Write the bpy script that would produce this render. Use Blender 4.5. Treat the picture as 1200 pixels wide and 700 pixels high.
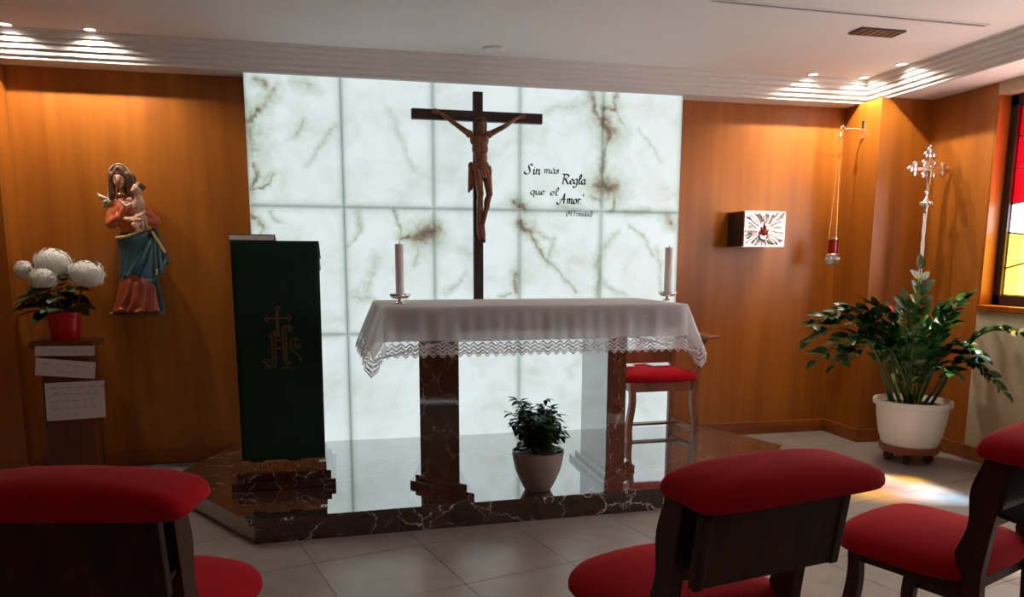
import bpy, bmesh, math, random
from mathutils import Vector, Matrix, noise
random.seed(7)
for o in list(bpy.data.objects): bpy.data.objects.remove(o)
S = bpy.context.scene
C = S.collection
PI = math.pi

# ------------------------------------------------------------------ camera
CAM = Vector((0.5508, -5.3496, 1.3675))
ROWS = [(0.975902, -0.218192, 0.002780), (0.031724, 0.154476, 0.987487), (0.215891, 0.963602, -0.157676)]
cd = bpy.data.cameras.new('camera'); cam = bpy.data.objects.new('camera', cd); C.objects.link(cam)
cd.sensor_fit = 'HORIZONTAL'; cd.sensor_width = 36; cd.lens = 27; cd.shift_y = 100 / 1200; cd.clip_start = .05
rt, up, fw = [Vector(r) for r in ROWS]
cam.matrix_world = Matrix(((rt.x, up.x, -fw.x, CAM.x), (rt.y, up.y, -fw.y, CAM.y), (rt.z, up.z, -fw.z, CAM.z), (0, 0, 0, 1)))
S.camera = cam

def ray(px, py): return rt * ((px - 600) / 900) + up * (-(py - 450) / 900) + fw
def atY(px, py, y): d = ray(px, py); return CAM + d * ((y - CAM.y) / d.y)
def atZ(px, py, z): d = ray(px, py); return CAM + d * ((z - CAM.z) / d.z)
def atX(px, py, x): d = ray(px, py); return CAM + d * ((x - CAM.x) / d.x)

# ------------------------------------------------------------------ light
S.view_settings.view_transform = 'Standard'; S.view_settings.look = 'None'
S.view_settings.gamma = 1; S.view_settings.use_curve_mapping = False
S.view_settings.exposure = 0.0
W = bpy.data.worlds.new('world'); S.world = W; W.use_nodes = True
bg = W.node_tree.nodes['Background']; bg.inputs[0].default_value = (.86, .93, 1, 1); bg.inputs[1].default_value = 8.0
sd = bpy.data.lights.new('sun', 'SUN'); sd.energy = 55; sd.angle = .10; sd.color = (1, .95, .86)
sun = bpy.data.objects.new('sun', sd); C.objects.link(sun)
sun.rotation_euler = Vector((-.9, .38, -1.38)).to_track_quat('-Z', 'Y').to_euler()
ONYX_EMIT = 0.80
SPOT_W = 34

# ------------------------------------------------------------------ materials
def mat(name):
    m = bpy.data.materials.new(name); m.use_nodes = True
    nt = m.node_tree
    return m, nt, nt.nodes['Principled BSDF']
def N(nt, t, **kw):
    n = nt.nodes.new(t)
    for k, v in kw.items(): setattr(n, k, v)
    return n
def lk(nt, a, b): nt.links.new(a, b)
def setv(n, **kw):
    for k, v in kw.items():
        n.inputs[k.replace('_', ' ')].default_value = v
def rgb(c): return (c[0], c[1], c[2], 1)
def srgb(r, g, b):
    f = lambda v: (v / 255 / 12.92) if v / 255 <= .04045 else ((v / 255 + .055) / 1.055) ** 2.4
    return (f(r), f(g), f(b), 1)
def ramp(nt, stops):
    r = N(nt, 'ShaderNodeValToRGB'); e = r.color_ramp.elements
    while len(e) < len(stops): e.new(.5)
    for i, (p, c) in enumerate(stops): e[i].position = p; e[i].color = c
    return r
def objco(nt, scale=(1, 1, 1), rot=(0, 0, 0)):
    t = N(nt, 'ShaderNodeTexCoord'); m = N(nt, 'ShaderNodeMapping')
    m.inputs['Scale'].default_value = scale; m.inputs['Rotation'].default_value = rot
    lk(nt, t.outputs['Object'], m.inputs['Vector']); return m.outputs[0]
def bump(nt, p, h, s=.2, d=.01):
    b = N(nt, 'ShaderNodeBump'); setv(b, Strength=s, Distance=d); lk(nt, h, b.inputs['Height']); lk(nt, b.outputs[0], p.inputs['Normal'])

def plain(name, c, rough=.5, metal=0, var=.12, scale=12, bmp=0, **kw):
    m, nt, p = mat(name)
    n = N(nt, 'ShaderNodeTexNoise'); setv(n, Scale=scale, Detail=4.0)
    lk(nt, objco(nt), n.inputs['Vector'])
    r = ramp(nt, [(.3, rgb([v * (1 - var) for v in c[:3]])), (.7, rgb([min(1, v * (1 + var)) for v in c[:3]]))])
    lk(nt, n.outputs['Fac'], r.inputs[0]); lk(nt, r.outputs[0], p.inputs['Base Color'])
    setv(p, Roughness=rough, Metallic=metal)
    for k, v in kw.items(): p.inputs[k.replace('_', ' ')].default_value = v
    if bmp: bump(nt, p, n.outputs['Fac'], bmp, .005)
    return m

def wood(name, dark, light, grain=(14, 14, .9), rough=.32, coat=.0):
    m, nt, p = mat(name)
    co = objco(nt, grain)
    n = N(nt, 'ShaderNodeTexNoise'); setv(n, Scale=1.6, Detail=7.0, Roughness=.6, Distortion=.5); lk(nt, co, n.inputs['Vector'])
    n2 = N(nt, 'ShaderNodeTexNoise'); setv(n2, Scale=.5, Detail=2.0, Distortion=1.2); lk(nt, co, n2.inputs['Vector'])
    w = N(nt, 'ShaderNodeMath', operation='MULTIPLY_ADD'); lk(nt, n2.outputs['Fac'], w.inputs[0]); w.inputs[1].default_value = .6; 
    s = N(nt, 'ShaderNodeMath', operation='MULTIPLY'); lk(nt, n.outputs['Fac'], s.inputs[0]); s.inputs[1].default_value = .5
    lk(nt, s.outputs[0], w.inputs[2])
    r = ramp(nt, [(.38, dark), (.72, light)]); lk(nt, w.outputs[0], r.inputs[0])
    lk(nt, r.outputs[0], p.inputs['Base Color']); setv(p, Roughness=rough)
    p.inputs['Coat Weight'].default_value = coat; p.inputs['Coat Roughness'].default_value = .25
    bump(nt, p, n.outputs['Fac'], .06, .003)
    return m

def marble(name, base, base2, vein, sc=1.0, rough=.07, ior=1.9, vw=.035, polish=.82):
    m, nt, p = mat(name)
    co = objco(nt, (sc, sc * 1.5, sc))
    d = N(nt, 'ShaderNodeTexNoise'); setv(d, Scale=2.2, Detail=5.0, Roughness=.6); lk(nt, co, d.inputs['Vector'])
    mx = N(nt, 'ShaderNodeVectorMath', operation='MULTIPLY_ADD'); lk(nt, d.outputs['Color'], mx.inputs[0]); mx.inputs[1].default_value = (.5, .5, .5); lk(nt, co, mx.inputs[2])
    v = N(nt, 'ShaderNodeTexVoronoi', feature='DISTANCE_TO_EDGE'); setv(v, Scale=3.2); lk(nt, mx.outputs[0], v.inputs['Vector'])
    brk = N(nt, 'ShaderNodeTexNoise'); setv(brk, Scale=3.0, Detail=2.0); lk(nt, co, brk.inputs['Vector'])
    bw = N(nt, 'ShaderNodeMapRange'); setv(bw, **{'From_Min': .42, 'From_Max': .62, 'To_Min': 0.0, 'To_Max': vw}); lk(nt, brk.outputs['Fac'], bw.inputs['Value'])
    lt = N(nt, 'ShaderNodeMath', operation='DIVIDE'); lk(nt, v.outputs['Distance'], lt.inputs[0])
    ad = N(nt, 'ShaderNodeMath', operation='ADD'); lk(nt, bw.outputs[0], ad.inputs[0]); ad.inputs[1].default_value = .0006; lk(nt, ad.outputs[0], lt.inputs[1])
    vr = ramp(nt, [(.15, (1, 1, 1, 1)), (1.0, (0, 0, 0, 1))]); lk(nt, lt.outputs[0], vr.inputs[0])
    n2 = N(nt, 'ShaderNodeTexNoise'); setv(n2, Scale=7.0, Detail=8.0, Roughness=.7); lk(nt, mx.outputs[0], n2.inputs['Vector'])
    br = ramp(nt, [(.35, base), (.7, base2)]); lk(nt, n2.outputs['Fac'], br.inputs[0])
    mix = N(nt, 'ShaderNodeMixRGB'); lk(nt, vr.outputs[0], mix.inputs[0]); lk(nt, br.outputs[0], mix.inputs[1]); mix.inputs[2].default_value = vein
    lk(nt, mix.outputs[0], p.inputs['Base Color']); setv(p, Roughness=rough, IOR=ior)
    # mirror polish: the surface reflects strongly at low angles
    lw = N(nt, 'ShaderNodeLayerWeight'); lw.inputs['Blend'].default_value = .5
    pw = N(nt, 'ShaderNodeMath', operation='POWER'); lk(nt, lw.outputs['Facing'], pw.inputs[0]); pw.inputs[1].default_value = 1.7
    ml = N(nt, 'ShaderNodeMath', operation='MULTIPLY'); lk(nt, pw.outputs[0], ml.inputs[0]); ml.inputs[1].default_value = polish
    gl = N(nt, 'ShaderNodeBsdfGlossy'); gl.inputs['Roughness'].default_value = rough * .7; gl.inputs['Color'].default_value = (.96, .98, .98, 1)
    ms = N(nt, 'ShaderNodeMixShader'); lk(nt, ml.outputs[0], ms.inputs[0]); lk(nt, p.outputs[0], ms.inputs[1]); lk(nt, gl.outputs[0], ms.inputs[2])
    lk(nt, ms.outputs[0], nt.nodes['Material Output'].inputs['Surface'])
    return m

M = {}
M['wood_wall'] = wood('oak_veneer', srgb(142, 76, 20), srgb(180, 106, 33), (7, 7, .45), .34)
M['wood_base'] = wood('oak_skirting', srgb(110, 52, 14), srgb(170, 92, 30), (.8, 9, 14), .35)
M['wood_dark'] = wood('walnut', srgb(34, 16, 10), srgb(70, 38, 23), (22, 22, 1.6), .5)
M['wood_dark'].node_tree.nodes['Principled BSDF'].inputs['Specular IOR Level'].default_value = .25
M['wood_cross'] = wood('cross_wood', srgb(38, 20, 15), srgb(66, 36, 26), (20, 20, 2), .45)
M['wood_corpus'] = wood('carved_wood', srgb(104, 58, 34), srgb(150, 88, 54), (18, 18, 6), .42)
M['wood_arm'] = wood('armchair_wood', srgb(92, 42, 20), srgb(150, 80, 40), (18, 18, 2), .3)
M['wood_stand'] = wood('pedestal_wood', srgb(88, 42, 20), srgb(120, 62, 30), (14, 14, 1), .4)
M['marble'] = marble('brown_marble', srgb(44, 29, 26), srgb(80, 54, 46), srgb(230, 218, 208), 1.7, .05, 1.6, .021)
M['marble_leg'] = marble('red_marble', srgb(44, 28, 29), srgb(84, 50, 46), srgb(215, 195, 185), 2.3, .08, 1.6, .022, .62)
M['plaster'] = plain('white_ceiling_paint', (.74, .72, .70), .8, var=.02, scale=3)
M['crown'] = plain('white_moulding_paint', (.72, .70, .68), .55, var=.02, scale=3)
M['beige'] = plain('beige_plaster', srgb(205, 190, 160), .85, var=.05, scale=30, bmp=.15)
M['tile'] = plain('grey_beige_floor_tile', srgb(150, 142, 134), .30, var=.10, scale=9, bmp=.04)
M['grout'] = plain('floor_grout', srgb(108, 100, 94), .9)
M['velvet'] = plain('red_velvet', srgb(166, 10, 26), .85, var=.10, scale=18, bmp=.05, Sheen_Weight=.12, Sheen_Roughness=.4, Sheen_Tint=(1, .25, .25, 1), Specular_IOR_Level=.1)
M['white_plastic'] = plain('white_plastic', (.80, .76, .72), .35, var=.02)
M['terracotta'] = plain('brown_saucer', srgb(140, 70, 50), .5)
M['black'] = plain('black_rubber', (.02, .02, .02), .5)
M['soil'] = plain('dark_soil', srgb(52, 34, 24), .95, var=.4, scale=60, bmp=.8)
M['red_glaze'] = plain('red_glazed_pot', srgb(190, 14, 26), .22, var=.05)
M['taupe'] = plain('taupe_ceramic', srgb(142, 122, 117), .4, var=.06, scale=30, bmp=.08)
M['wax'] = plain('white_wax', (.82, .78, .76), .45, var=.03, Subsurface_Weight=.15)
M['silver'] = plain('silver', (.86, .84, .82), .22, 1.0, var=.06)
M['silver_relief'] = plain('chased_silver', (.72, .69, .67), .30, 1.0, var=.25, scale=40, bmp=.3)
M['brass'] = plain('brass', (.80, .58, .24), .3, 1.0, var=.08)
M['dark_metal'] = plain('dark_box_metal', (.030, .018, .016), .4)
M['red_enamel'] = plain('red_enamel', srgb(170, 30, 24), .25)
M['paper'] = plain('white_paper', (.74, .74, .80), .8, var=.02)
M['ink'] = plain('pen_ink', srgb(120, 120, 165), .8)
M['letter'] = plain('dark_lettering', srgb(38, 18, 22), .6)
M['lamp_ring'] = plain('white_lamp_ring', (.85, .84, .82), .4)
M['grille'] = plain('dark_grille', (.05, .045, .045), .5)
M['green_cloth'] = plain('dark_green_cloth', srgb(0, 40, 27), .9, var=.10, scale=60, bmp=.1)
M['gold_thread'] = plain('gold_thread', srgb(112, 90, 54), .6, 0.0, var=.2, scale=80)
M['fringe'] = plain('gold_fringe', srgb(165, 105, 50), .8, var=.3, scale=60)
M['book_red'] = plain('red_leather', srgb(110, 14, 20), .5)
M['pages'] = plain('book_pages', (.86, .83, .78), .8)
M['skin'] = plain('painted_skin', srgb(196, 142, 112), .5, var=.08)
M['skin_child'] = plain('painted_pale_skin', srgb(206, 164, 138), .5, var=.08)
M['hair'] = plain('painted_brown_hair', srgb(92, 56, 36), .5, var=.3, scale=50, bmp=.4)
M['salmon'] = plain('painted_salmon_robe', srgb(190, 92, 58), .5, var=.15)
M['veil'] = plain('painted_cream_veil', srgb(184, 162, 132), .5, var=.1)
M['mantle'] = plain('painted_blue_mantle', srgb(50, 94, 104), .4, var=.25, scale=9)
M['gown'] = plain('painted_red_gown', srgb(150, 66, 36), .45, var=.2, scale=10)
M['gilt'] = plain('gilding', (.83, .60, .26), .35, .8, var=.1)
M['rock'] = plain('painted_base', srgb(120, 86, 56), .6, var=.3, scale=30)
M['stem'] = plain('green_stem', srgb(60, 84, 36), .5, var=.2)
M['bark'] = plain('thin_bark', srgb(70, 52, 36), .8, var=.3)
def leafmat(name, a, b, rough=.3):
    m, nt, p = mat(name)
    oi = N(nt, 'ShaderNodeObjectInfo'); g = N(nt, 'ShaderNodeNewGeometry')
    n = N(nt, 'ShaderNodeTexNoise'); setv(n, Scale=9.0); lk(nt, g.outputs['Position'], n.inputs['Vector'])
    r = ramp(nt, [(.3, a), (.7, b)]); lk(nt, n.outputs['Fac'], r.inputs[0]); lk(nt, r.outputs[0], p.inputs['Base Color'])
    setv(p, Roughness=rough); p.inputs['Subsurface Weight'].default_value = 0.0
    return m
M['zz_leaf'] = leafmat('glossy_leaf', srgb(16, 48, 20), srgb(42, 84, 34), .22)
M['hyd_leaf'] = leafmat('dark_leaf', srgb(24, 52, 24), srgb(50, 84, 38), .4)
M['bush_leaf'] = leafmat('bush_leaf', srgb(28, 58, 26), srgb(62, 98, 48), .35)
M['petal'] = plain('white_petals', (.85, .85, .80), .7, var=.06, scale=60)
def glassmat(name, c, t=.75):
    m, nt, p = mat(name)
    tr = N(nt, 'ShaderNodeBsdfTransparent'); tr.inputs[0].default_value = c
    tl = N(nt, 'ShaderNodeBsdfTranslucent'); tl.inputs[0].default_value = c
    n = N(nt, 'ShaderNodeTexNoise'); setv(n, Scale=7.0, Detail=3.0); lk(nt, objco(nt), n.inputs['Vector'])
    mr = N(nt, 'ShaderNodeMapRange'); setv(mr, **{'To_Min': 1 - t - .12, 'To_Max': 1 - t + .12}); lk(nt, n.outputs['Fac'], mr.inputs['Value'])
    mx = N(nt, 'ShaderNodeMixShader'); lk(nt, mr.outputs[0], mx.inputs[0]); lk(nt, tr.outputs[0], mx.inputs[1]); lk(nt, tl.outputs[0], mx.inputs[2])
    gl = N(nt, 'ShaderNodeBsdfGlossy'); gl.inputs['Roughness'].default_value = .1
    m2 = N(nt, 'ShaderNodeMixShader'); m2.inputs[0].default_value = .06; lk(nt, mx.outputs[0], m2.inputs[1]); lk(nt, gl.outputs[0], m2.inputs[2])
    lk(nt, m2.outputs[0], nt.nodes['Material Output'].inputs['Surface'])
    return m
M['g_red'] = glassmat('red_glass', (.75, .02, .06, 1))
M['g_yellow'] = glassmat('yellow_glass', (.92, .70, .22, 1))
M['g_white'] = glassmat('white_glass', (.92, .92, .96, 1))
M['g_blue'] = glassmat('blue_glass', (.50, .70, .90, 1))
M['g_pink'] = glassmat('pink_glass', (.9, .55, .55, 1))
M['lamp_red'] = glassmat('ruby_lamp_glass', (.55, .02, .05, 1), .5)
def clothmat(name, c, alpha, trans):
    m, nt, p = mat(name)
    tl = N(nt, 'ShaderNodeBsdfTranslucent'); tl.inputs[0].default_value = c
    df = N(nt, 'ShaderNodeBsdfDiffuse'); df.inputs[0].default_value = c
    mx = N(nt, 'ShaderNodeMixShader'); mx.inputs[0].default_value = trans; lk(nt, df.outputs[0], mx.inputs[1]); lk(nt, tl.outputs[0], mx.inputs[2])
    tp = N(nt, 'ShaderNodeBsdfTransparent')
    n = N(nt, 'ShaderNodeTexNoise'); setv(n, Scale=220.0, Detail=1.0); lk(nt, objco(nt), n.inputs['Vector'])
    mr = N(nt, 'ShaderNodeMapRange'); setv(mr, **{'From_Min': .35, 'From_Max': .65, 'To_Min': alpha - .06, 'To_Max': alpha + .06}); lk(nt, n.outputs['Fac'], mr.inputs['Value'])
    m2 = N(nt, 'ShaderNodeMixShader'); lk(nt, mr.outputs[0], m2.inputs[0]); lk(nt, tp.outputs[0], m2.inputs[1]); lk(nt, mx.outputs[0], m2.inputs[2])
    lk(nt, m2.outputs[0], nt.nodes['Material Output'].inputs['Surface'])
    return m
M['linen'] = clothmat('sheer_white_linen', (.93, .91, .92, 1), .86, .45)
M['lace_net'] = clothmat('lace_net', (.86, .84, .86, 1), .26, .4)
M['lace_thread'] = clothmat('lace_thread', (.86, .82, .86, 1), .93, .15)
def emit(name, c, s):
    m, nt, p = mat(name); setv(p, Roughness=.4)
    p.inputs['Base Color'].default_value = c; p.inputs['Emission Color'].default_value = c; p.inputs['Emission Strength'].default_value = s
    return m
M['bulb'] = emit('lit_downlight', (1, .95, .86, 1), 14)

def onyx():
    m, nt, p = mat('backlit_onyx')
    tc = N(nt, 'ShaderNodeTexCoord'); co = tc.outputs['Object']
    dn = N(nt, 'ShaderNodeTexNoise'); setv(dn, Scale=5.0, Detail=5.0, Roughness=.65); lk(nt, co, dn.inputs['Vector'])
    sb = N(nt, 'ShaderNodeVectorMath', operation='SUBTRACT'); lk(nt, dn.outputs['Color'], sb.inputs[0]); sb.inputs[1].default_value = (.5, .5, .5)
    wp = N(nt, 'ShaderNodeVectorMath', operation='MULTIPLY_ADD'); lk(nt, sb.outputs[0], wp.inputs[0]); wp.inputs[1].default_value = (.15, 0, .15); lk(nt, co, wp.inputs[2])
    fl = N(nt, 'ShaderNodeVectorMath', operation='MULTIPLY'); lk(nt, wp.outputs[0], fl.inputs[0]); fl.inputs[1].default_value = (1, 0, 1)
    P = fl.outputs[0]
    segs = [  # px polyline points on the wall, half width (m), strength
        ((302, 92), (312, 97), .022, .75), ((326, 100), (318, 112), .022, .5), ((318, 112), (300, 128), .022, .6), ((300, 128), (290, 142), .02, .8),
        ((350, 96), (365, 100), .025, .35), ((358, 140), (342, 160), .012, .4), ((300, 225), (318, 205), .02, .25), ((360, 190), (395, 150), .012, .25),
        ((292, 150), (296, 175), .05, .55), ((300, 190), (302, 205), .008, .8), ((302, 205), (294, 220), .010, .8), ((294, 222), (315, 220), .008, .75), ((315, 220), (320, 208), .008, .6), ((296, 225), (300, 245), .03, .3),
        ((298, 252), (306, 268), .02, .7), ((306, 268), (303, 285), .012, .5), ((318, 248), (328, 260), .012, .35), ((345, 300), (372, 320), .012, .25),
        ((420, 250), (422, 270), .012, .4), ((422, 270), (408, 290), .010, .3), ((462, 247), (470, 272), .010, .6), ((470, 275), (492, 277), .013, .8),
        ((492, 277), (506, 272), .030, 1.), ((490, 290), (484, 310), .010, .4), ((440, 300), (425, 345), .02, .2), ((415, 345), (440, 350), .02, .3),
        ((604, 236), (612, 246), .018, .8), ((608, 262), (622, 272), .014, .85), ((622, 272), (636, 300), .012, .75), ((636, 300), (652, 318), .011, .6), ((652, 318), (675, 345), .009, .5),
        ((622, 268), (650, 282), .010, .45), ((650, 282), (640, 310), .012, .4), ((603, 318), (604, 346), .013, .7), ((598, 346), (590, 350), .01, .6),
        ((693, 108), (697, 128), .014, .8), ((697, 128), (706, 150), .016, .8), ((722, 108), (723, 126), .010, .7), ((708, 125), (722, 126), .014, .8), ((706, 140), (714, 158), .030, .9), ((723, 126), (730, 150), .008, .5), ((712, 165), (706, 200), .012, .7),
        ((704, 195), (707, 212), .014, .7), ((704, 216), (718, 222), .028, .95), ((693, 229), (704, 235), .012, .7), ((715, 248), (722, 230), .010, .7), ((730, 247), (760, 249), .014, .45), ((655, 240), (675, 244), .02, .35),
        ((786, 256), (788, 262), .018, .85), ((736, 265), (756, 282), .009, .4), ((756, 282), (766, 300), .008, .4), ((702, 300), (700, 345), .014, .5), ((704, 290), (724, 275), .016, .3), ((700, 330), (735, 348), .012, .3),
        ((770, 290), (775, 340), .010, .3), ((745, 150), (775, 190), .008, .2), ((640, 130), (690, 120), .02, .2), ((540, 290), (560, 300), .02, .2), ((520, 345), (545, 320), .012, .3), ((455, 130), (485, 200), .015, .12),
    ]
    acc = None
    for si, (a, b, w, st) in enumerate(segs):
        if si and si % 10 == 0:   # chained in groups so the shader stays small
            ch = N(nt, 'ShaderNodeVectorMath', operation='MULTIPLY_ADD'); lk(nt, acc, ch.inputs[0]); ch.inputs[1].default_value = (0, 0, 0); lk(nt, fl.outputs[0], ch.inputs[2]); P = ch.outputs[0]
        A = atY(a[0], a[1], 0); B = atY(b[0], b[1], 0); A.y = 0; B.y = 0; BA = B - A
        pa = N(nt, 'ShaderNodeVectorMath', operation='SUBTRACT'); lk(nt, P, pa.inputs[0]); pa.inputs[1].default_value = A
        dt = N(nt, 'ShaderNodeVectorMath', operation='DOT_PRODUCT'); lk(nt, pa.outputs[0], dt.inputs[0]); dt.inputs[1].default_value = BA / BA.length_squared
        cl = N(nt, 'ShaderNodeMath', operation='ADD', use_clamp=True); lk(nt, dt.outputs['Value'], cl.inputs[0]); cl.inputs[1].default_value = 0
        sc = N(nt, 'ShaderNodeVectorMath', operation='SCALE'); sc.inputs[0].default_value = BA; lk(nt, cl.outputs[0], sc.inputs['Scale'])
        df = N(nt, 'ShaderNodeVectorMath', operation='DISTANCE'); lk(nt, pa.outputs[0], df.inputs[0]); lk(nt, sc.outputs[0], df.inputs[1])
        mr = N(nt, 'ShaderNodeMath', operation='MULTIPLY_ADD'); lk(nt, df.outputs['Value'], mr.inputs[0]); mr.inputs[1].default_value = (.55 if st > .78 else .72) / w; mr.inputs[2].default_value = (1 - st) * 1.9
        if acc is None: acc = mr.outputs[0]
        else:
            mx = N(nt, 'ShaderNodeMath', operation='SMOOTH_MIN'); lk(nt, acc, mx.inputs[0]); lk(nt, mr.outputs[0], mx.inputs[1]); mx.inputs[2].default_value = .15; acc = mx.outputs[0]
    # break the veins up with a fine noise
    bk = N(nt, 'ShaderNodeTexNoise'); setv(bk, Scale=26.0, Detail=4.0); lk(nt, co, bk.inputs['Vector'])
    br = N(nt, 'ShaderNodeMath', operation='MULTIPLY_ADD'); lk(nt, bk.outputs['Fac'], br.inputs[0]); br.inputs[1].default_value = 2.4; br.inputs[2].default_value = -1.2
    vm = N(nt, 'ShaderNodeMath', operation='ADD'); lk(nt, acc, vm.inputs[0]); lk(nt, br.outputs[0], vm.inputs[1])
    vs = N(nt, 'ShaderNodeMath', operation='MULTIPLY'); lk(nt, vm.outputs[0], vs.inputs[0]); vs.inputs[1].default_value = .2
    vcol = ramp(nt, [(.0, srgb(92, 74, 58)), (.10, srgb(142, 126, 106)), (.20, srgb(198, 196, 180)), (.36, srgb(228, 234, 226)), (.7, (1, 1, 1, 1))]); lk(nt, vs.outputs[0], vcol.inputs[0])
    # clouds
    cn = N(nt, 'ShaderNodeTexNoise'); setv(cn, Scale=3.4, Detail=6.0, Roughness=.62, Distortion=.6); lk(nt, co, cn.inputs['Vector'])
    cr = ramp(nt, [(.26, (.64, .72, .67, 1)), (.42, (.77, .88, .87, 1)), (.62, (.86, .98, 1.0, 1))]); lk(nt, cn.outputs['Fac'], cr.inputs[0])
    # faint hairlines
    hv = N(nt, 'ShaderNodeTexVoronoi', feature='DISTANCE_TO_EDGE'); setv(hv, Scale=2.6); lk(nt, wp.outputs[0], hv.inputs['Vector'])
    hr = ramp(nt, [(.0, (.90, .90, .85, 1)), (.02, (1, 1, 1, 1))]); lk(nt, hv.outputs['Distance'], hr.inputs[0])
    hm = N(nt, 'ShaderNodeMixRGB', blend_type='MULTIPLY'); hm.inputs[0].default_value = .5; lk(nt, cr.outputs[0], hm.inputs[1]); lk(nt, hr.outputs[0], hm.inputs[2])
    vq = N(nt, 'ShaderNodeMixRGB', blend_type='MULTIPLY'); vq.inputs[0].default_value = 1; lk(nt, hm.outputs[0], vq.inputs[1]); lk(nt, vcol.outputs[0], vq.inputs[2])
    # frame shade painted into the emission colour as soft dark bands along every joint
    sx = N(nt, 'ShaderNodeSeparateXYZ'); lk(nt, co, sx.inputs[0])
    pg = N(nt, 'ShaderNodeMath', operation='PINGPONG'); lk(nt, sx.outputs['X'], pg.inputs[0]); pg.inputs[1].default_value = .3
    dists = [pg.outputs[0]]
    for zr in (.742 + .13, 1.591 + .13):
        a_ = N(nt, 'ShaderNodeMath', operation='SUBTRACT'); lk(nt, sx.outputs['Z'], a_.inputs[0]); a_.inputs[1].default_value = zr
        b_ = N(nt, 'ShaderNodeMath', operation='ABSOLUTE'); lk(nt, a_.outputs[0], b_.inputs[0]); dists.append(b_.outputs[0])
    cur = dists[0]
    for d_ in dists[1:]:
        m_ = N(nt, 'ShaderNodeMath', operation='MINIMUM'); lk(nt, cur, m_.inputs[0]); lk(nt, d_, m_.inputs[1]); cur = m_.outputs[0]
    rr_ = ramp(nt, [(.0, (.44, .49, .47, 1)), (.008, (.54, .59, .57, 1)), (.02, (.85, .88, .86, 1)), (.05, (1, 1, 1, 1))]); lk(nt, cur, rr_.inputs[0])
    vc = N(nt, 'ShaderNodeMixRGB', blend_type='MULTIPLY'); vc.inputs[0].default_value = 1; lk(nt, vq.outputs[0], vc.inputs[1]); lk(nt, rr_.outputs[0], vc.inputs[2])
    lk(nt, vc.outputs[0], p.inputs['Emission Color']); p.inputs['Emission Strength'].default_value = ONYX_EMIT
    p.inputs['Base Color'].default_value = (.25, .25, .24, 1); setv(p, Roughness=.2)
    return m
M['onyx'] = onyx()
M['seam'] = plain('grey_backing', (.34, .36, .35), .8)

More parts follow.
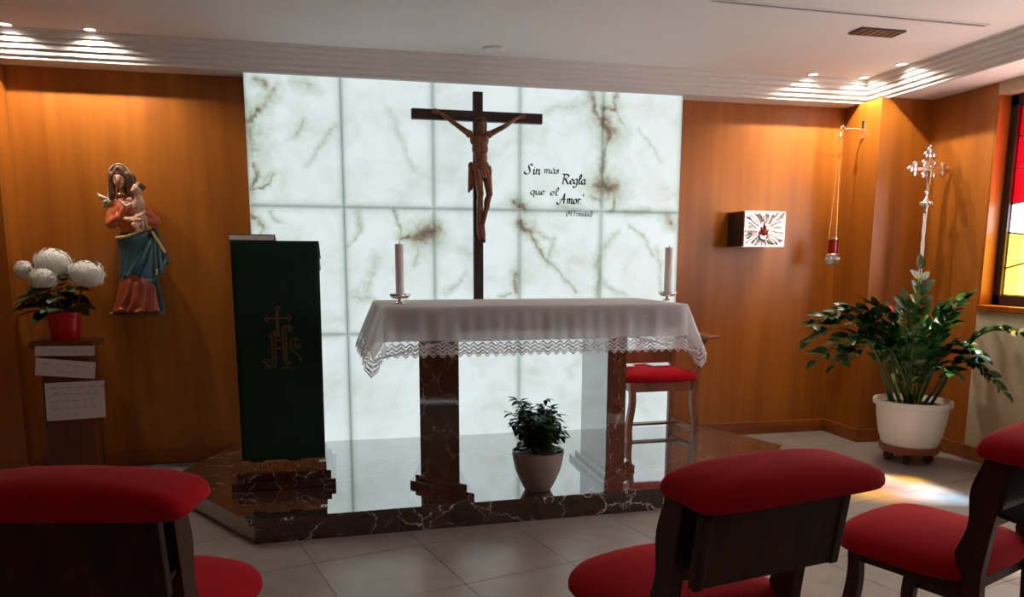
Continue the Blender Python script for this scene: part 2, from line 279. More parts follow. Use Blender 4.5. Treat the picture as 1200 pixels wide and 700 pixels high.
# ------------------------------------------------------------------ geometry helpers
class MB:
    def __init__(s): s.v = []; s.f = []
    def add(s, v, f):
        k = len(s.v); s.v += [tuple(x) for x in v]; s.f += [tuple(i + k for i in q) for q in f]; return s
    def box(s, x0, x1, y0, y1, z0, z1, T=None):
        v = [(x, y, z) for z in (z0, z1) for y in (y0, y1) for x in (x0, x1)]
        if T: v = [T @ Vector(q) for q in v]
        return s.add(v, [(0, 2, 3, 1), (4, 5, 7, 6), (0, 1, 5, 4), (2, 6, 7, 3), (0, 4, 6, 2), (1, 3, 7, 5)])
    def prism(s, pts, vec, T=None):
        """polygon (3d points) extruded by vec"""
        n = len(pts); vec = Vector(vec); P = [Vector(p) for p in pts]; v = P + [p + vec for p in P]
        if T: v = [T @ q for q in v]
        return s.add(v, [tuple(range(n))[::-1], tuple(range(n, 2 * n))] + [(i, (i + 1) % n, n + (i + 1) % n, n + i) for i in range(n)])
    def lathe(s, prof, c=(0, 0, 0), n=28, a=None, capb=True, capt=True):
        """prof: (r,z) list, about z (or axis a)"""
        q = Vector(a).to_track_quat('Z', 'Y') if a else None
        v = []
        for r, z in prof:
            for i in range(n):
                t = 2 * PI * i / n; p = Vector((r * math.cos(t), r * math.sin(t), z))
                if q: p = q @ p
                v.append(p + Vector(c))
        f = [(j * n + i, j * n + (i + 1) % n, (j + 1) * n + (i + 1) % n, (j + 1) * n + i) for j in range(len(prof) - 1) for i in range(n)]
        if capb: f.append(tuple(range(n))[::-1])
        if capt: f.append(tuple(range((len(prof) - 1) * n, len(prof) * n)))
        return s.add(v, f)
    def tube(s, pts, r, n=8, cap=True):
        pts = [Vector(p) for p in pts]; rr = r if hasattr(r, '__len__') else [r] * len(pts)
        v = []; pu = None
        for i, p in enumerate(pts):
            d = (pts[min(i + 1, len(pts) - 1)] - pts[max(i - 1, 0)]).normalized()
            if pu is None: pu = d.orthogonal().normalized()
            u = (pu - d * pu.dot(d)).normalized(); pu = u; w = d.cross(u)
            for k in range(n):
                t = 2 * PI * k / n; v.append(p + (u * math.cos(t) + w * math.sin(t)) * rr[i])
        f = [(j * n + i, j * n + (i + 1) % n, (j + 1) * n + (i + 1) % n, (j + 1) * n + i) for j in range(len(pts) - 1) for i in range(n)]
        if cap: f += [tuple(range(n))[::-1], tuple(range((len(pts) - 1) * n, len(pts) * n))]
        return s.add(v, f)
    def ell(s, c, r, n=14, m=8, rot=None):
        v = []; f = []
        for j in range(m + 1):
            ph = -PI / 2 + PI * j / m
            for i in range(n):
                t = 2 * PI * i / n; p = Vector((r[0] * math.cos(ph) * math.cos(t), r[1] * math.cos(ph) * math.sin(t), r[2] * math.sin(ph)))
                if rot: p = rot @ p
                v.append(p + Vector(c))
        f = [(j * n + i, j * n + (i + 1) % n, (j + 1) * n + (i + 1) % n, (j + 1) * n + i) for j in range(m) for i in range(n)]
        return s.add(v, f)
    def cap(s, p, q, r0, r1, n=12):
        """tapered capsule"""
        p = Vector(p); q = Vector(q); d = q - p; L = d.length
        prof = [(r0 * math.cos(t), -r0 * math.sin(t)) for t in (1.45, 1.1, .7, .35)] + [(r0, 0), (r1, L)] + [(r1 * math.cos(t), L + r1 * math.sin(t)) for t in (.35, .7, 1.1, 1.45)]
        return s.lathe(prof, p, n, d)
    def mesh(s, name):
        me = bpy.data.meshes.new(name); me.from_pydata(s.v, [], s.f); me.update(); me.validate()
        bm = bmesh.new(); bm.from_mesh(me); bmesh.ops.remove_doubles(bm, verts=bm.verts, dist=1e-6); bmesh.ops.recalc_face_normals(bm, faces=bm.faces); bm.to_mesh(me); bm.free()
        return me
    def build(s, name, m, parent=None, smooth=False, bevel=0, auto=None, sub=0):
        me = s.mesh(name); return link(name, me, m, parent, smooth, bevel, sub)

def link(name, me, m, parent=None, smooth=False, bevel=0, sub=0):
    if m: me.materials.append(M[m] if isinstance(m, str) else m)
    o = bpy.data.objects.new(name, me); C.objects.link(o)
    if parent: o.parent = parent
    if smooth:
        for p in me.polygons: p.use_smooth = True
        if smooth == 'auto':
            bm = bmesh.new(); bm.from_mesh(me)
            for e in bm.edges:
                if len(e.link_faces) == 2 and e.calc_face_angle(0) > .6: e.smooth = False
            bm.to_mesh(me); bm.free()
    if bevel:
        b = o.modifiers.new('bevel', 'BEVEL'); b.width = bevel; b.segments = 2; b.limit_method = 'ANGLE'; b.angle_limit = .6
    if sub:
        b = o.modifiers.new('sub', 'SUBSURF'); b.levels = sub; b.render_levels = sub
    return o
def thing(name, label, cat, loc=(0, 0, 0), rz=0, group=None):
    o = bpy.data.objects.new(name, None); C.objects.link(o); o.empty_display_size = .1
    o.location = loc; o.rotation_euler = (0, 0, rz); return tag(o, label, cat, group)
def tag(o, label, cat, group=None):
    o['label'] = label; o['category'] = cat
    if group: o['group'] = group
    return o
def struct(o): o['kind'] = 'structure'; return o
def stuff(o): o['kind'] = 'stuff'; return o
def share(src, parent, name, Mx):
    """another piece with the same mesh data"""
    o = bpy.data.objects.new(name, src if isinstance(src, bpy.types.Mesh) else src.data); C.objects.link(o); o.parent = parent; o.matrix_local = Mx; return o
def blob(mb, name, m, parent, vox=.006, smooth=6, loc=None):
    """many overlapping volumes fused into one continuous sculpted surface"""
    me = mb.mesh(name + '_src'); o = bpy.data.objects.new(name + '_src', me); C.objects.link(o)
    r = o.modifiers.new('r', 'REMESH'); r.mode = 'VOXEL'; r.voxel_size = vox
    if smooth: k = o.modifiers.new('s', 'SMOOTH'); k.iterations = smooth; k.factor = .5
    dg = bpy.context.evaluated_depsgraph_get(); dg.update()
    ev = o.evaluated_get(dg); me2 = bpy.data.meshes.new_from_object(ev)
    me2.name = name; bpy.data.objects.remove(o); bpy.data.meshes.remove(me); me2.materials.clear()
    return link(name, me2, m, parent, True)
def curve(pts, n=24):
    """Catmull-Rom through points"""
    P = [Vector(p) for p in pts]; P = [P[0] * 2 - P[1]] + P + [P[-1] * 2 - P[-2]]; out = []
    k = len(P) - 3
    for i in range(n + 1):
        t = i / n * k; j = min(int(t), k - 1); u = t - j; a, b, c, d = P[j:j + 4]
        out.append(.5 * ((2 * b) + (c - a) * u + (2 * a - 5 * b + 4 * c - d) * u * u + (3 * b - a - 3 * c + d) * u ** 3))
    return out

# ------------------------------------------------------------------ the room
FZ = 0.0; PZ = .13                      # floor, platform top
YW = .13                                # wooden back wall
XL, XR, YR = -2.3, 4.84, -6.6           # left, right, rear
ZS, ZC = 2.54, 2.69                     # soffit, ceiling

fl = struct(MB().box(XL, XR, YR, YW, -.1, -.004).build('floor', 'grout'))
ta = math.radians(15); ex = Vector((math.cos(ta), math.sin(ta))); ey = Vector((-math.sin(ta), math.cos(ta))); TS = .525
def clip(poly, x0, x1, y0, y1):
    for ax, lim, sg in ((0, x0, 1), (0, x1, -1), (1, y0, 1), (1, y1, -1)):
        out = []
        for i in range(len(poly)):
            a, b = poly[i], poly[(i + 1) % len(poly)]
            ia, ib = sg * (a[ax] - lim) >= 0, sg * (b[ax] - lim) >= 0
            if ia: out.append(a)
            if ia != ib:
                t = (lim - a[ax]) / (b[ax] - a[ax]); out.append(a + (b - a) * t)
        poly = out
        if len(poly) < 3: return []
    return poly
for i in range(-16, 18):
    for j in range(-16, 10):
        g = .0018
        u0, u1 = -.105 + i * TS + g, -.105 + (i + 1) * TS - g; v0, v1 = -2.46 + j * TS + g, -2.46 + (j + 1) * TS - g
        pl = [ex * a + ey * b for a, b in ((u0, v0), (u1, v0), (u1, v1), (u0, v1))]
        pl = clip(pl, -1.9, XR, -4.9, YW)
        if len(pl) > 2:
            area = abs(sum(pl[k].x * pl[(k + 1) % len(pl)].y - pl[(k + 1) % len(pl)].x * pl[k].y for k in range(len(pl)))) / 2
            if area > .004: MB().prism([(p.x, p.y, -.004) for p in pl], (0, 0, .004)).build('floor_tile', 'tile', fl)
struct(MB().box(XL, XR + .35, YR, YW + .1, ZC, ZC + .1).build('ceiling', 'plaster'))
struct(MB().box(XL, XR + .1, YW, YW + .1, 0, ZC).build('wall_back', 'wood_wall'))
struct(MB().box(XL - .1, XL, YR, YW, 0, ZC).build('wall_left', 'wood_wall'))
struct(MB().box(XL, XR, YR - .1, YR, 0, ZC).build('wall_rear', 'beige'))
# pilasters
LPX, LPY = -1.40, -.09
struct(MB().box(XL, LPX, LPY, YW, 0, ZS).build('wall_left_pilaster', 'wood_wall'))
CX, CY = 4.41, -.29
struct(MB().box(CX, XR, CY, YW, 0, ZS).build('wall_right_pilaster', 'wood_wall'))
# right wall: wood panel, plaster under and around the window and the added fill window
WY0, WY1, WZ0, WZ1 = -.87, -2.25, 1.08, 2.46
GX = 4.97
struct(MB().box(XR, XR + .3, WY0, CY, 0, ZC).build('wall_right', 'wood_wall'))
w2 = MB(); w2.box(XR, XR + .3, WY1, WY0, 0, WZ0 - .04); w2.box(XR, XR + .3, WY1, WY0, WZ1, ZC)
w2.box(XR, XR + .3, -2.7, WY1, 0, ZC); w2.box(XR, XR + .3, -4.1, -2.7, 0, WZ0 - .04); w2.box(XR, XR + .3, -4.1, -2.7, WZ1, ZC); w2.box(XR, XR + .3, YR, -4.1, 0, ZC)
struct(w2.build('wall_right_plaster', 'beige'))
for k, (y1, y0) in enumerate(((WY1, WY0), (-4.1, -2.7))):
    struct(MB().box(XR - .02, XR + .3, y1, y0, WZ0 - .04, WZ0).build('trim_%d' % (3 + k), 'wood_base', bevel=.004))
    struct(MB().box(XR + .002, XR + .3, y0 - .012, y0, WZ0, WZ1).box(XR + .002, XR + .3, y1, y1 + .012, WZ0, WZ1).build('trim_%d' % (6 + k), 'wood_wall'))
# soffit along the right side, then stepped crown mouldings
CRX, CRY = 4.47, -.045
struct(MB().box(CRX, XR, YR, CRY, ZS, ZC).build('ceiling_soffit', 'plaster'))
struct(MB().box(XL, XR, CRY, YW, ZS, ZC).build('ceiling_soffit_back', 'plaster'))
def crown_profile(n=5, out=.115, upz=ZC - ZS):
    """stepped profile (distance out from the lip, height)"""
    pts = [(0, 0)]; so, sz = out / n, upz / n
    for i in range(n):
        o, z = i * so, i * sz
        pts += [(o + so * .15, z + sz * .12), (o + so * .10, z + sz * .70), (o + so * .55, z + sz * .78), (o + so, z + sz * .86), (o + so, z + sz)]
    return pts + [(out, upz), (-.01, upz), (-.01, 0)]
pr = crown_profile()
v = []; n = len(pr)
mb = MB(); mb.add([(XL, CRY - o, ZS + z) for o, z in pr] + [(CRX - o, CRY - o, ZS + z) for o, z in pr], [(i, (i + 1) % n, n + (i + 1) % n, n + i) for i in range(n)] + [tuple(range(n))])
struct(mb.build('trim_1', 'crown'))
mb = MB(); mb.add([(CRX - o, YR, ZS + z) for o, z in pr] + [(CRX - o, CRY - o, ZS + z) for o, z in pr], [(i, (i + 1) % n, n + (i + 1) % n, n + i) for i in range(n)] + [tuple(range(n))])
struct(mb.build('trim_2', 'crown'))
# baseboards
def bb(name, x0, x1, y0, y1): struct(MB().box(x0, x1, y0, y1, 0, .10).build(name, 'wood_base', bevel=.006))
bb('baseboard_back', LPX, -.14, YW - .022, YW); bb('baseboard_back_right', 3.16, CX, YW - .022, YW)
bb('baseboard_left', XL, LPX + .022, LPY - .022, LPY); bb('baseboard_left_return', LPX, LPX + .022, LPY, YW - .022)
bb('baseboard_pilaster', CX - .022, CX, CY - .022, YW - .022); bb('baseboard_pilaster_front', CX, XR - .022, CY - .022, CY)
bb('baseboard_right', XR - .022, XR, YR, CY - .022)

# leaded stained glass window, and a second one added out of view for fill
def window(name, y1, y0, zz0=WZ0, zz1=WZ1, pale=False):
    root = bpy.data.objects.new(name, None); C.objects.link(root); struct(root)
    fw_ = .07
    f = MB(); f.box(GX - .03, GX + .03, y1, y1 + fw_, zz0, zz1); f.box(GX - .03, GX + .03, y0 - fw_, y0, zz0, zz1)
    f.box(GX - .03, GX + .03, y1, y0, zz0, zz0 + fw_); f.box(GX - .03, GX + .03, y1, y0, zz1 - fw_, zz1)
    f.build('window_frame', 'dark_metal', root, bevel=.004)
    a, b, c, d = y0 - fw_, y1 + fw_, zz0 + fw_, zz1 - fw_
    cols, rows = 6, 6; R = random.Random(3)
    P = {}
    for i in range(cols + 1):
        for j in range(rows + 1):
            y = a + (b - a) * i / cols; z = c + (d - c) * j / rows
            if 0 < i < cols: y += R.uniform(-.05, .05)
            if 0 < j < rows: z += R.uniform(-.05, .05)
            P[i, j] = (y, z)
    for i in range(cols):
        for j in range(rows):
            q = [P[i, j], P[i + 1, j], P[i + 1, j + 1], P[i, j + 1]]
            if j >= 3: k = 'g_red' if i < 1 else R.choice(['g_red', 'g_pink', 'g_white', 'g_white', 'g_yellow'])
            elif j == 2: k = R.choice(['g_white', 'g_white', 'g_pink'])
            elif j == 1: k = 'g_yellow' if i % 3 == 0 else R.choice(['g_blue', 'g_white'])
            else: k = ['g_yellow', 'g_white', 'g_blue'][(i + j) % 3]
            if pale and k in ('g_red', 'g_pink') or (pale and R.random() < .5): k = 'g_white'
            MB().prism([(GX - .003, y, z) for y, z in q], (.006, 0, 0)).build('pane', k, root)
    l = MB()
    for (i, j), (y, z) in P.items():
        for di, dj in ((1, 0), (0, 1)):
            if (i + di, j + dj) in P:
                y2, z2 = P[i + di, j + dj]; l.tube([(GX - .004, y, z), (GX - .004, y2, z2)], .006, 6)
    l.build('lead_came', 'dark_metal', root)
window('window_1', WY1, WY0); window('added_fill_window', -4.1, -2.7, pale=True)  # second window is unseen, added with pale panes to let in fill light

# ceiling fittings
def downlight(px, py, label, wt=SPOT_W):
    p = atZ(px, py, ZC)
    if px < 1050: p.y = min(p.y, CRY - .115 - .045)
    p.x = min(p.x, CRX - .115 - .05)
    t = thing('downlight', label, 'downlight', (p.x, p.y, ZC), group='recessed ceiling downlights')
    MB().lathe([(.030, -.004), (.040, -.005), (.044, 0), (.030, -.001)], n=24, capb=False, capt=False).build('trim_ring', 'lamp_ring', t, True)
    MB().lathe([(.0301, -.001), (.010, -.002)], n=24, capb=False).build('lens', 'bulb', t)
    ld = bpy.data.lights.new('downlight_lamp', 'SPOT'); ld.energy = wt; ld.spot_size = math.radians(150); ld.spot_blend = .5; ld.shadow_soft_size = .012; ld.color = (1, .90, .74)
    lo = bpy.data.objects.new('downlight_lamp', ld); C.objects.link(lo); lo.parent = t; lo.location = (0, 0, -.008)
downlight(14, 34, 'lit recessed downlight nearest the left edge of the ceiling')
downlight(110, 39, 'lit recessed downlight above the statue of mother and child')
downlight(953, 87, 'lit recessed downlight left of the crown moulding corner')
downlight(1016, 91, 'lit recessed downlight right at the crown moulding corner')
downlight(1068, 76, 'lit recessed downlight on the right beside the window side moulding')
p = atZ(1028, 37, ZC)
t = thing('ceiling_vent', 'small dark rectangular slotted vent in the white ceiling', 'vent', (p.x, p.y, ZC), math.radians(0))
MB().box(-.14, .14, -.055, .055, -.006, 0).build('backing', 'grille', t)
MB().box(-.145, .145, -.062, -.052, -.010, 0).box(-.145, .145, .052, .062, -.010, 0).box(-.147, -.137, -.06, .06, -.010, 0).box(.137, .147, -.06, .06, -.010, 0).build('vent_frame', 'grille', t)
for k in range(6): MB().box(-.13 + k * .045, -.10 + k * .045, -.05, .05, -.010, -.005).build('slat', 'dark_metal', t)
a = atZ(838, 0, ZC); b = atZ(1155, 29, ZC)
t = thing('linear_diffuser', 'long thin dark slot air diffuser in the white ceiling', 'air diffuser', ((a.x + b.x) / 2, (a.y + b.y) / 2, ZC), math.atan2(b.y - a.y, b.x - a.x))
L = (b - a).length / 2
MB().box(-L, L, -.012, .012, -.004, 0).build('slot', 'grille', t)
MB().box(-L, L, -.020, -.012, -.008, 0).box(-L, L, .012, .020, -.008, 0).box(-L - .008, -L, -.02, .02, -.008, 0).box(L, L + .008, -.02, .02, -.008, 0).build('slot_frame', 'crown', t)
p = atZ(578, 58, ZC)
t = thing('ceiling_disc', 'flat round white cover plate on the ceiling above the crucifix', 'cover plate', (p.x, p.y - .02, ZC))
MB().lathe([(.07, -.002), (.068, -.010), (.055, -.013), (.05, -.012)], n=28).build('cover', 'plaster', t, True)
MB().lathe([(.078, 0), (.076, -.006), (.070, -.006)], n=28, capb=False, capt=False).build('rim', 'crown', t, True)

# ------------------------------------------------------------------ platform
PL = [Vector(q) for q in ((.087, -1.605), (2.93, -1.50), (3.48, -.74), (3.16, YW - .004), (-.13, YW - .004), (-.45, -.74))]
t = thing('altar_platform', 'low six-sided polished brown marble platform carrying the altar', 'platform', (1.5, -.8, 0))
off = Vector((1.5, -.8, 0))
MB().prism([(p.x - 1.5, p.y + .8, PZ - .035) for p in PL], (0, 0, .035)).build('top_slab', 'marble', t, bevel=.004)
cen = Vector((1.5, -.7))
IN = [p + (cen - p).normalized() * .03 for p in PL]
for k in (5, 0, 1, 2):
    a, b = IN[k], IN[(k + 1) % 6]; ns = 4 if k == 0 else 1
    nrm = Vector((b.y - a.y, a.x - b.x)).normalized()
    for s in range(ns):
        p0 = a + (b - a) * (s / ns) + (b - a).normalized() * .001; p1 = a + (b - a) * ((s + 1) / ns) - (b - a).normalized() * .001
        MB().prism([(q.x - 1.5, q.y + .8, 0) for q in (p0, p1, p1 - nrm * .03, p0 - nrm * .03)], (0, 0, PZ - .035)).build('riser_slab', 'marble', t)

# ------------------------------------------------------------------ backlit onyx wall
t = thing('onyx_wall_panel', 'large backlit white onyx panel of fifteen tiles behind the altar', 'wall panel', (0, 0, PZ))
CW = .6; RZ = [PZ, .742 + PZ, 1.591 + PZ, ZS]
MB().box(0.003, 2.997, .025, YW, 0, ZS - PZ).build('backing', 'seam', t)
for i in range(5):
    for j in range(3):
        g = .002
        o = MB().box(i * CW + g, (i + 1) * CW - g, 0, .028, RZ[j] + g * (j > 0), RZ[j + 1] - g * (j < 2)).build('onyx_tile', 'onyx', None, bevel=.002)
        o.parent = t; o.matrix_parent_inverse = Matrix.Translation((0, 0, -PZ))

# ------------------------------------------------------------------ pen lettering
def nib(strokes, o3, ux, uz, nrm, pen=.10, ang=.7, thick=.004, slant=.0, minw=.16):
    """broad-nib strokes in 2d units -> thin raised ribbons"""
    mb = MB(); pv = Vector((math.cos(ang), math.sin(ang))) * pen / 2
    for st in strokes:
        pts = [Vector((q[0], q[1], 0)) for q in st]
        pts = curve(pts, max(6, 7 * (len(pts) - 1))) if len(pts) > 2 else pts
        for a, b in zip(pts[:-1], pts[1:]):
            d = (b - a)
            if d.length < 1e-6: continue
            dn = Vector((d.x, d.y)).normalized(); e = Vector((-dn.y, dn.x))
            w = max(abs(pv.dot(e)), pen * minw)
            ov = dn * pen * .08
            q = [Vector((a.x, a.y)) - ov - e * w, Vector((b.x, b.y)) + ov - e * w, Vector((b.x, b.y)) + ov + e * w, Vector((a.x, a.y)) - ov + e * w]
            mb.prism([o3 + ux * (k.x + slant * k.y) + uz * k.y for k in q], nrm * thick)
    return mb
G = {  # glyph: (advance, strokes); x height .5, cap height 1
 'S': (.72, [[(.62, .86), (.55, 1.), (.36, .98), (.28, .8), (.38, .55), (.46, .3), (.36, .06), (.12, .0), (-.06, .14), (.0, .32)]]),
 'i': (.26, [[(.04, .38), (.12, .5), (.12, .1), (.2, .0), (.28, .08)], [(.14, .68), (.17, .74)]]),
 'n': (.50, [[(.02, .42), (.1, .5), (.1, .0)], [(.1, .34), (.26, .5), (.36, .4), (.36, .08), (.44, .0), (.52, .1)]]),
 'm': (.72, [[(.02, .42), (.1, .5), (.1, .0)], [(.1, .34), (.24, .5), (.32, .4), (.32, .0)], [(.32, .34), (.46, .5), (.56, .4), (.56, .08), (.64, .0), (.72, .1)]]),
 'a': (.50, [[(.40, .42), (.26, .5), (.08, .38), (.06, .12), (.2, .0), (.36, .16), (.40, .46)], [(.40, .48), (.38, .1), (.46, .0), (.54, .1)]]),
 'á': (.50, [[(.40, .42), (.26, .5), (.08, .38), (.06, .12), (.2, .0), (.36, .16), (.40, .46)], [(.40, .48), (.38, .1), (.46, .0), (.54, .1)], [(.26, .62), (.40, .84)]]),
 's': (.40, [[(.34, .42), (.22, .5), (.1, .4), (.2, .28), (.32, .14), (.2, .0), (.04, .06)]]),
 'R': (.80, [[(.0, 1.0), (.3, .98), (.46, .98), (.66, .84), (.56, .62), (.26, .54)], [(.22, .98), (.16, .5), (.12, -.06)], [(.28, .54), (.48, .3), (.62, .04), (.74, .02)]]),
 'e': (.42, [[(.06, .24), (.3, .28), (.34, .42), (.2, .5), (.06, .34), (.08, .08), (.22, .0), (.38, .1)]]),
 'g': (.50, [[(.40, .42), (.26, .5), (.08, .38), (.06, .14), (.2, .02), (.36, .16), (.40, .46)], [(.40, .48), (.38, .0), (.3, -.3), (.12, -.34), (.04, -.22)]]),
 'l': (.30, [[(.06, .2), (.26, .7), (.22, 1.0), (.12, .8), (.1, .14), (.2, .0), (.3, .1)]]),
 'q': (.50, [[(.40, .42), (.26, .5), (.08, .38), (.06, .14), (.2, .02), (.36, .16), (.40, .46)], [(.40, .48), (.38, -.34)]]),
 'u': (.50, [[(.04, .5), (.08, .1), (.2, .0), (.34, .14), (.38, .5)], [(.38, .5), (.38, .1), (.46, .0), (.54, .1)]]),
 'A': (.92, [[(-.14, .12), (-.1, -.04), (.06, -.08), (.2, .1), (.4, .5), (.6, 1.0)], [(.6, 1.04), (.6, .5), (.62, .0)], [(.06, .34), (.3, .44), (.74, .42)]]),
 'o': (.46, [[(.24, .5), (.08, .4), (.06, .12), (.2, .0), (.36, .12), (.36, .38), (.24, .5)]]),
 'r': (.38, [[(.04, .4), (.1, .5), (.1, .0)], [(.1, .34), (.22, .5), (.36, .44)]]),
 '.': (.2, [[(.06, .0), (.09, .04)]]), "'": (.2, [[(.06, 1.0), (.02, .8)]]),
 '(': (.26, [[(.24, 1.0), (.08, .6), (.08, .2), (.2, -.2)]]), ')': (.26, [[(.06, 1.0), (.2, .6), (.18, .2), (.02, -.2)]]),
 'M': (.86, [[(.0, .0), (.14, .5), (.2, 1.0)], [(.2, 1.0), (.34, .3)], [(.34, .3), (.66, 1.0)], [(.66, 1.0), (.7, .1), (.82, .02)]]),
 'T': (.64, [[(.0, .9), (.2, 1.0), (.64, .96)], [(.36, .98), (.3, .4), (.18, .0)]]),
 'd': (.5, [[(.40, .42), (.26, .5), (.08, .38), (.06, .12), (.2, .0), (.36, .16), (.40, .46)], [(.46, 1.0), (.38, .1), (.46, .0), (.54, .1)]]),
 't': (.34, [[(.18, .85), (.14, .1), (.22, .0), (.32, .08)], [(.02, .55), (.32, .56)]]),
}
def write(word, px, py, px1, size, pen, slant=.12):
    """word from baseline pixel (px,py) ending at px1 on the onyx plane; size = cap height in metres"""
    o = atY(px, py, 0); e = atY(px1, py + (px1 - px) * .02, 0); wid = sum(G[c][0] for c in word)
    sx = (e.x - o.x) / wid; x = 0; st = []
    o.y = 0
    for c in word:
        st = [[((x + q[0]) * sx / size, q[1]) for q in s] for s in G[c][1]]
        x += G[c][0]
        nib(st, o, Vector((1, 0, 0)) * size, Vector((0, 0, 1)) * size, Vector((0, -1, 0)), pen=pen, slant=slant).build('letter', 'letter', t)
t = thing('wall_inscription', 'dark calligraphic verse lettered on the glowing onyx wall beside the crucifix', 'inscription', (0, 0, 0))
for wd, x, y, x1, h, pen in (("Sin", 615, 204, 633, .066, .17), ("más", 637, 203, 655, .052, .16), ("Regla", 658, 215.5, 686, .066, .17), ("que", 621, 228, 638, .052, .17), ("el", 644, 229, 654, .052, .17), ("Amor.'", 654, 238.5, 684, .066, .17), ("(M.Trinidad)", 663, 253, 694, .036, .13)):
    write(wd, x, y, x1, h, pen)

# ------------------------------------------------------------------ crucifix
XC, ZCB = 1.497, 2.327
t = thing('crucifix', 'tall dark wooden crucifix with carved brown figure hung on the onyx wall', 'crucifix', (XC, -.012, ZCB))
MB().box(-.033, .033, -.055, -.015, -1.30, .158).build('upright', 'wood_cross', t, bevel=.004)
MB().box(-.445, .445, -.060, -.012, -.033, .033).build('crossbeam', 'wood_cross', t, bevel=.004)
for z in (-1.1, 0.1): MB().lathe([(.012, 0), (.012, .016)], (0, -.016, z), 10, (0, 1, 0)).build('wall_fixing', 'dark_metal', t)
b = MB(); yb = -.085
for sx, hx, hz, elx, elz in ((-1, -.280, .012, -.170, -.058), (1, .290, .004, .180, -.062)):
    sh = Vector((sx * .066, yb, -.122)); el = Vector((elx, yb - .012, elz)); wr = Vector((hx - sx * .035, yb + .006, hz - .014)); hd = Vector((hx, yb + .012, hz))
    b.cap(sh, el, .021, .016); b.cap(el, wr, .0165, .011); b.cap(wr, hd, .011, .010)
    b.ell(sh, (.026, .025, .026))
    for k in range(4): b.cap(hd + Vector((0, -.002, -.008 + k * .006)), hd + Vector((sx * (.030 - abs(k - 1.5) * .004), -.012, -.010 + k * .009)), .0055, .004, 8)
    b.cap(hd, hd + Vector((sx * .008, -.014, .018)), .006, .0045, 8)
b.ell((.002, yb - .002, -.160), (.066, .040, .055)); b.ell((.006, yb, -.215), (.057, .037, .055)); b.ell((.012, yb, -.270), (.046, .032, .05)); b.ell((.020, yb, -.335), (.054, .038, .05))
b.ell((-.022, yb - .030, -.150), (.030, .014, .022)); b.ell((.028, yb - .030, -.150), (.030, .014, .022))
for k in range(4):
    for sx in (-1, 1): b.cap((.006 + sx * .044, yb - .020, -.190 - k * .015), (.006 + sx * .014, yb - .034, -.178 - k * .019), .006, .0045, 8)
b.cap((.002, yb, -.125), (.006, yb - .018, -.088), .020, .017)                       # neck
b.ell((.006, yb - .040, -.066), (.030, .034, .042), rot=Matrix.Rotation(.35, 3, 'X'))   # head bowed
b.ell((.010, yb - .068, -.096), (.018, .016, .022)); b.cap((.006, yb - .070, -.060), (.008, yb - .080, -.076), .006, .007, 8)
# legs, knees bent and turned, feet crossed
for hx, kx, kz, ax, ky, ay in ((-.012, -.002, -.515, -.006, -.062, -.004), (.050, .062, -.510, .022, -.048, -.020)):
    hp = Vector((hx, yb, -.36)); kn = Vector((kx, yb + ky + .01, kz)); an = Vector((ax, yb + .016 + ay, -.722))
    b.cap(hp, kn, .034, .023); b.ell(kn, (.024, .026, .028)); b.cap(kn, an, .021, .013)
    cf = kn.lerp(an, .32) + Vector((0, .010, 0)); b.ell(cf, (.021, .022, .055))
    b.cap(an, an + Vector((.002, -.030, -.060)), .015, .013); b.cap(an + Vector((.002, -.030, -.058)), an + Vector((.004, -.040, -.085)), .014, .008)
blob(b, 'body', 'wood_corpus', t, .0034, 2)
h = MB(); h.ell((.006, yb - .030, -.046), (.037, .038, .032)); 
for sx in (-1, 1): h.cap((.006 + sx * .030, yb - .034, -.060), (.006 + sx * .034, yb - .022, -.128), .013, .008)
h.ell((.010, yb - .066, -.112), (.015, .012, .018)); h.cap((.006, yb - .004, -.06), (.004, yb + .012, -.13), .026, .016)
blob(h, 'hair_and_beard', 'hair', t, .004, 2)
mb = MB()
for k in range(3): mb.tube([(.006 + .038 * math.cos(a * PI / 8 + k), yb - .032 + .040 * math.sin(a * PI / 8 + k), -.040 + .006 * math.sin(a * 1.3 + k * 2)) for a in range(17)], .0045, 6)
mb.build('thorn_crown', 'wood_cross', t, True)
l = MB()
l.ell((.018, yb - .002, -.345), (.061, .044, .044))
for k in range(6): l.cap((-.038, yb - .022 - k * .003, -.318 - k * .012), (.072, yb - .030 - (k % 2) * .004, -.334 - k * .010), .0065, .0065, 8)
l.ell((-.056, yb - .008, -.328), (.022, .020, .026)); l.ell((-.044, yb - .020, -.345), (.014, .014, .020))
for k in range(4): l.cap((-.068 + k * .010, yb - .004 - (k % 2) * .008, -.345), (-.070 + k * .013, yb - .002 - (k % 2) * .008, -.495 + k * .014), .0075, .0095, 8)
for k in range(4): l.cap((-.020 + k * .022, yb - .034, -.365), (-.004 + k * .020, yb - .046 + k * .004, -.412 + k * .006), .013, .010, 8)
l.ell((.072, yb - .012, -.362), (.014, .018, .030))
blob(l, 'loincloth', 'wood_corpus', t, .0036, 1)
MB().box(-.03, .045, -.075, -.05, -.835, -.80).build('foot_block', 'wood_cross', t, bevel=.004)

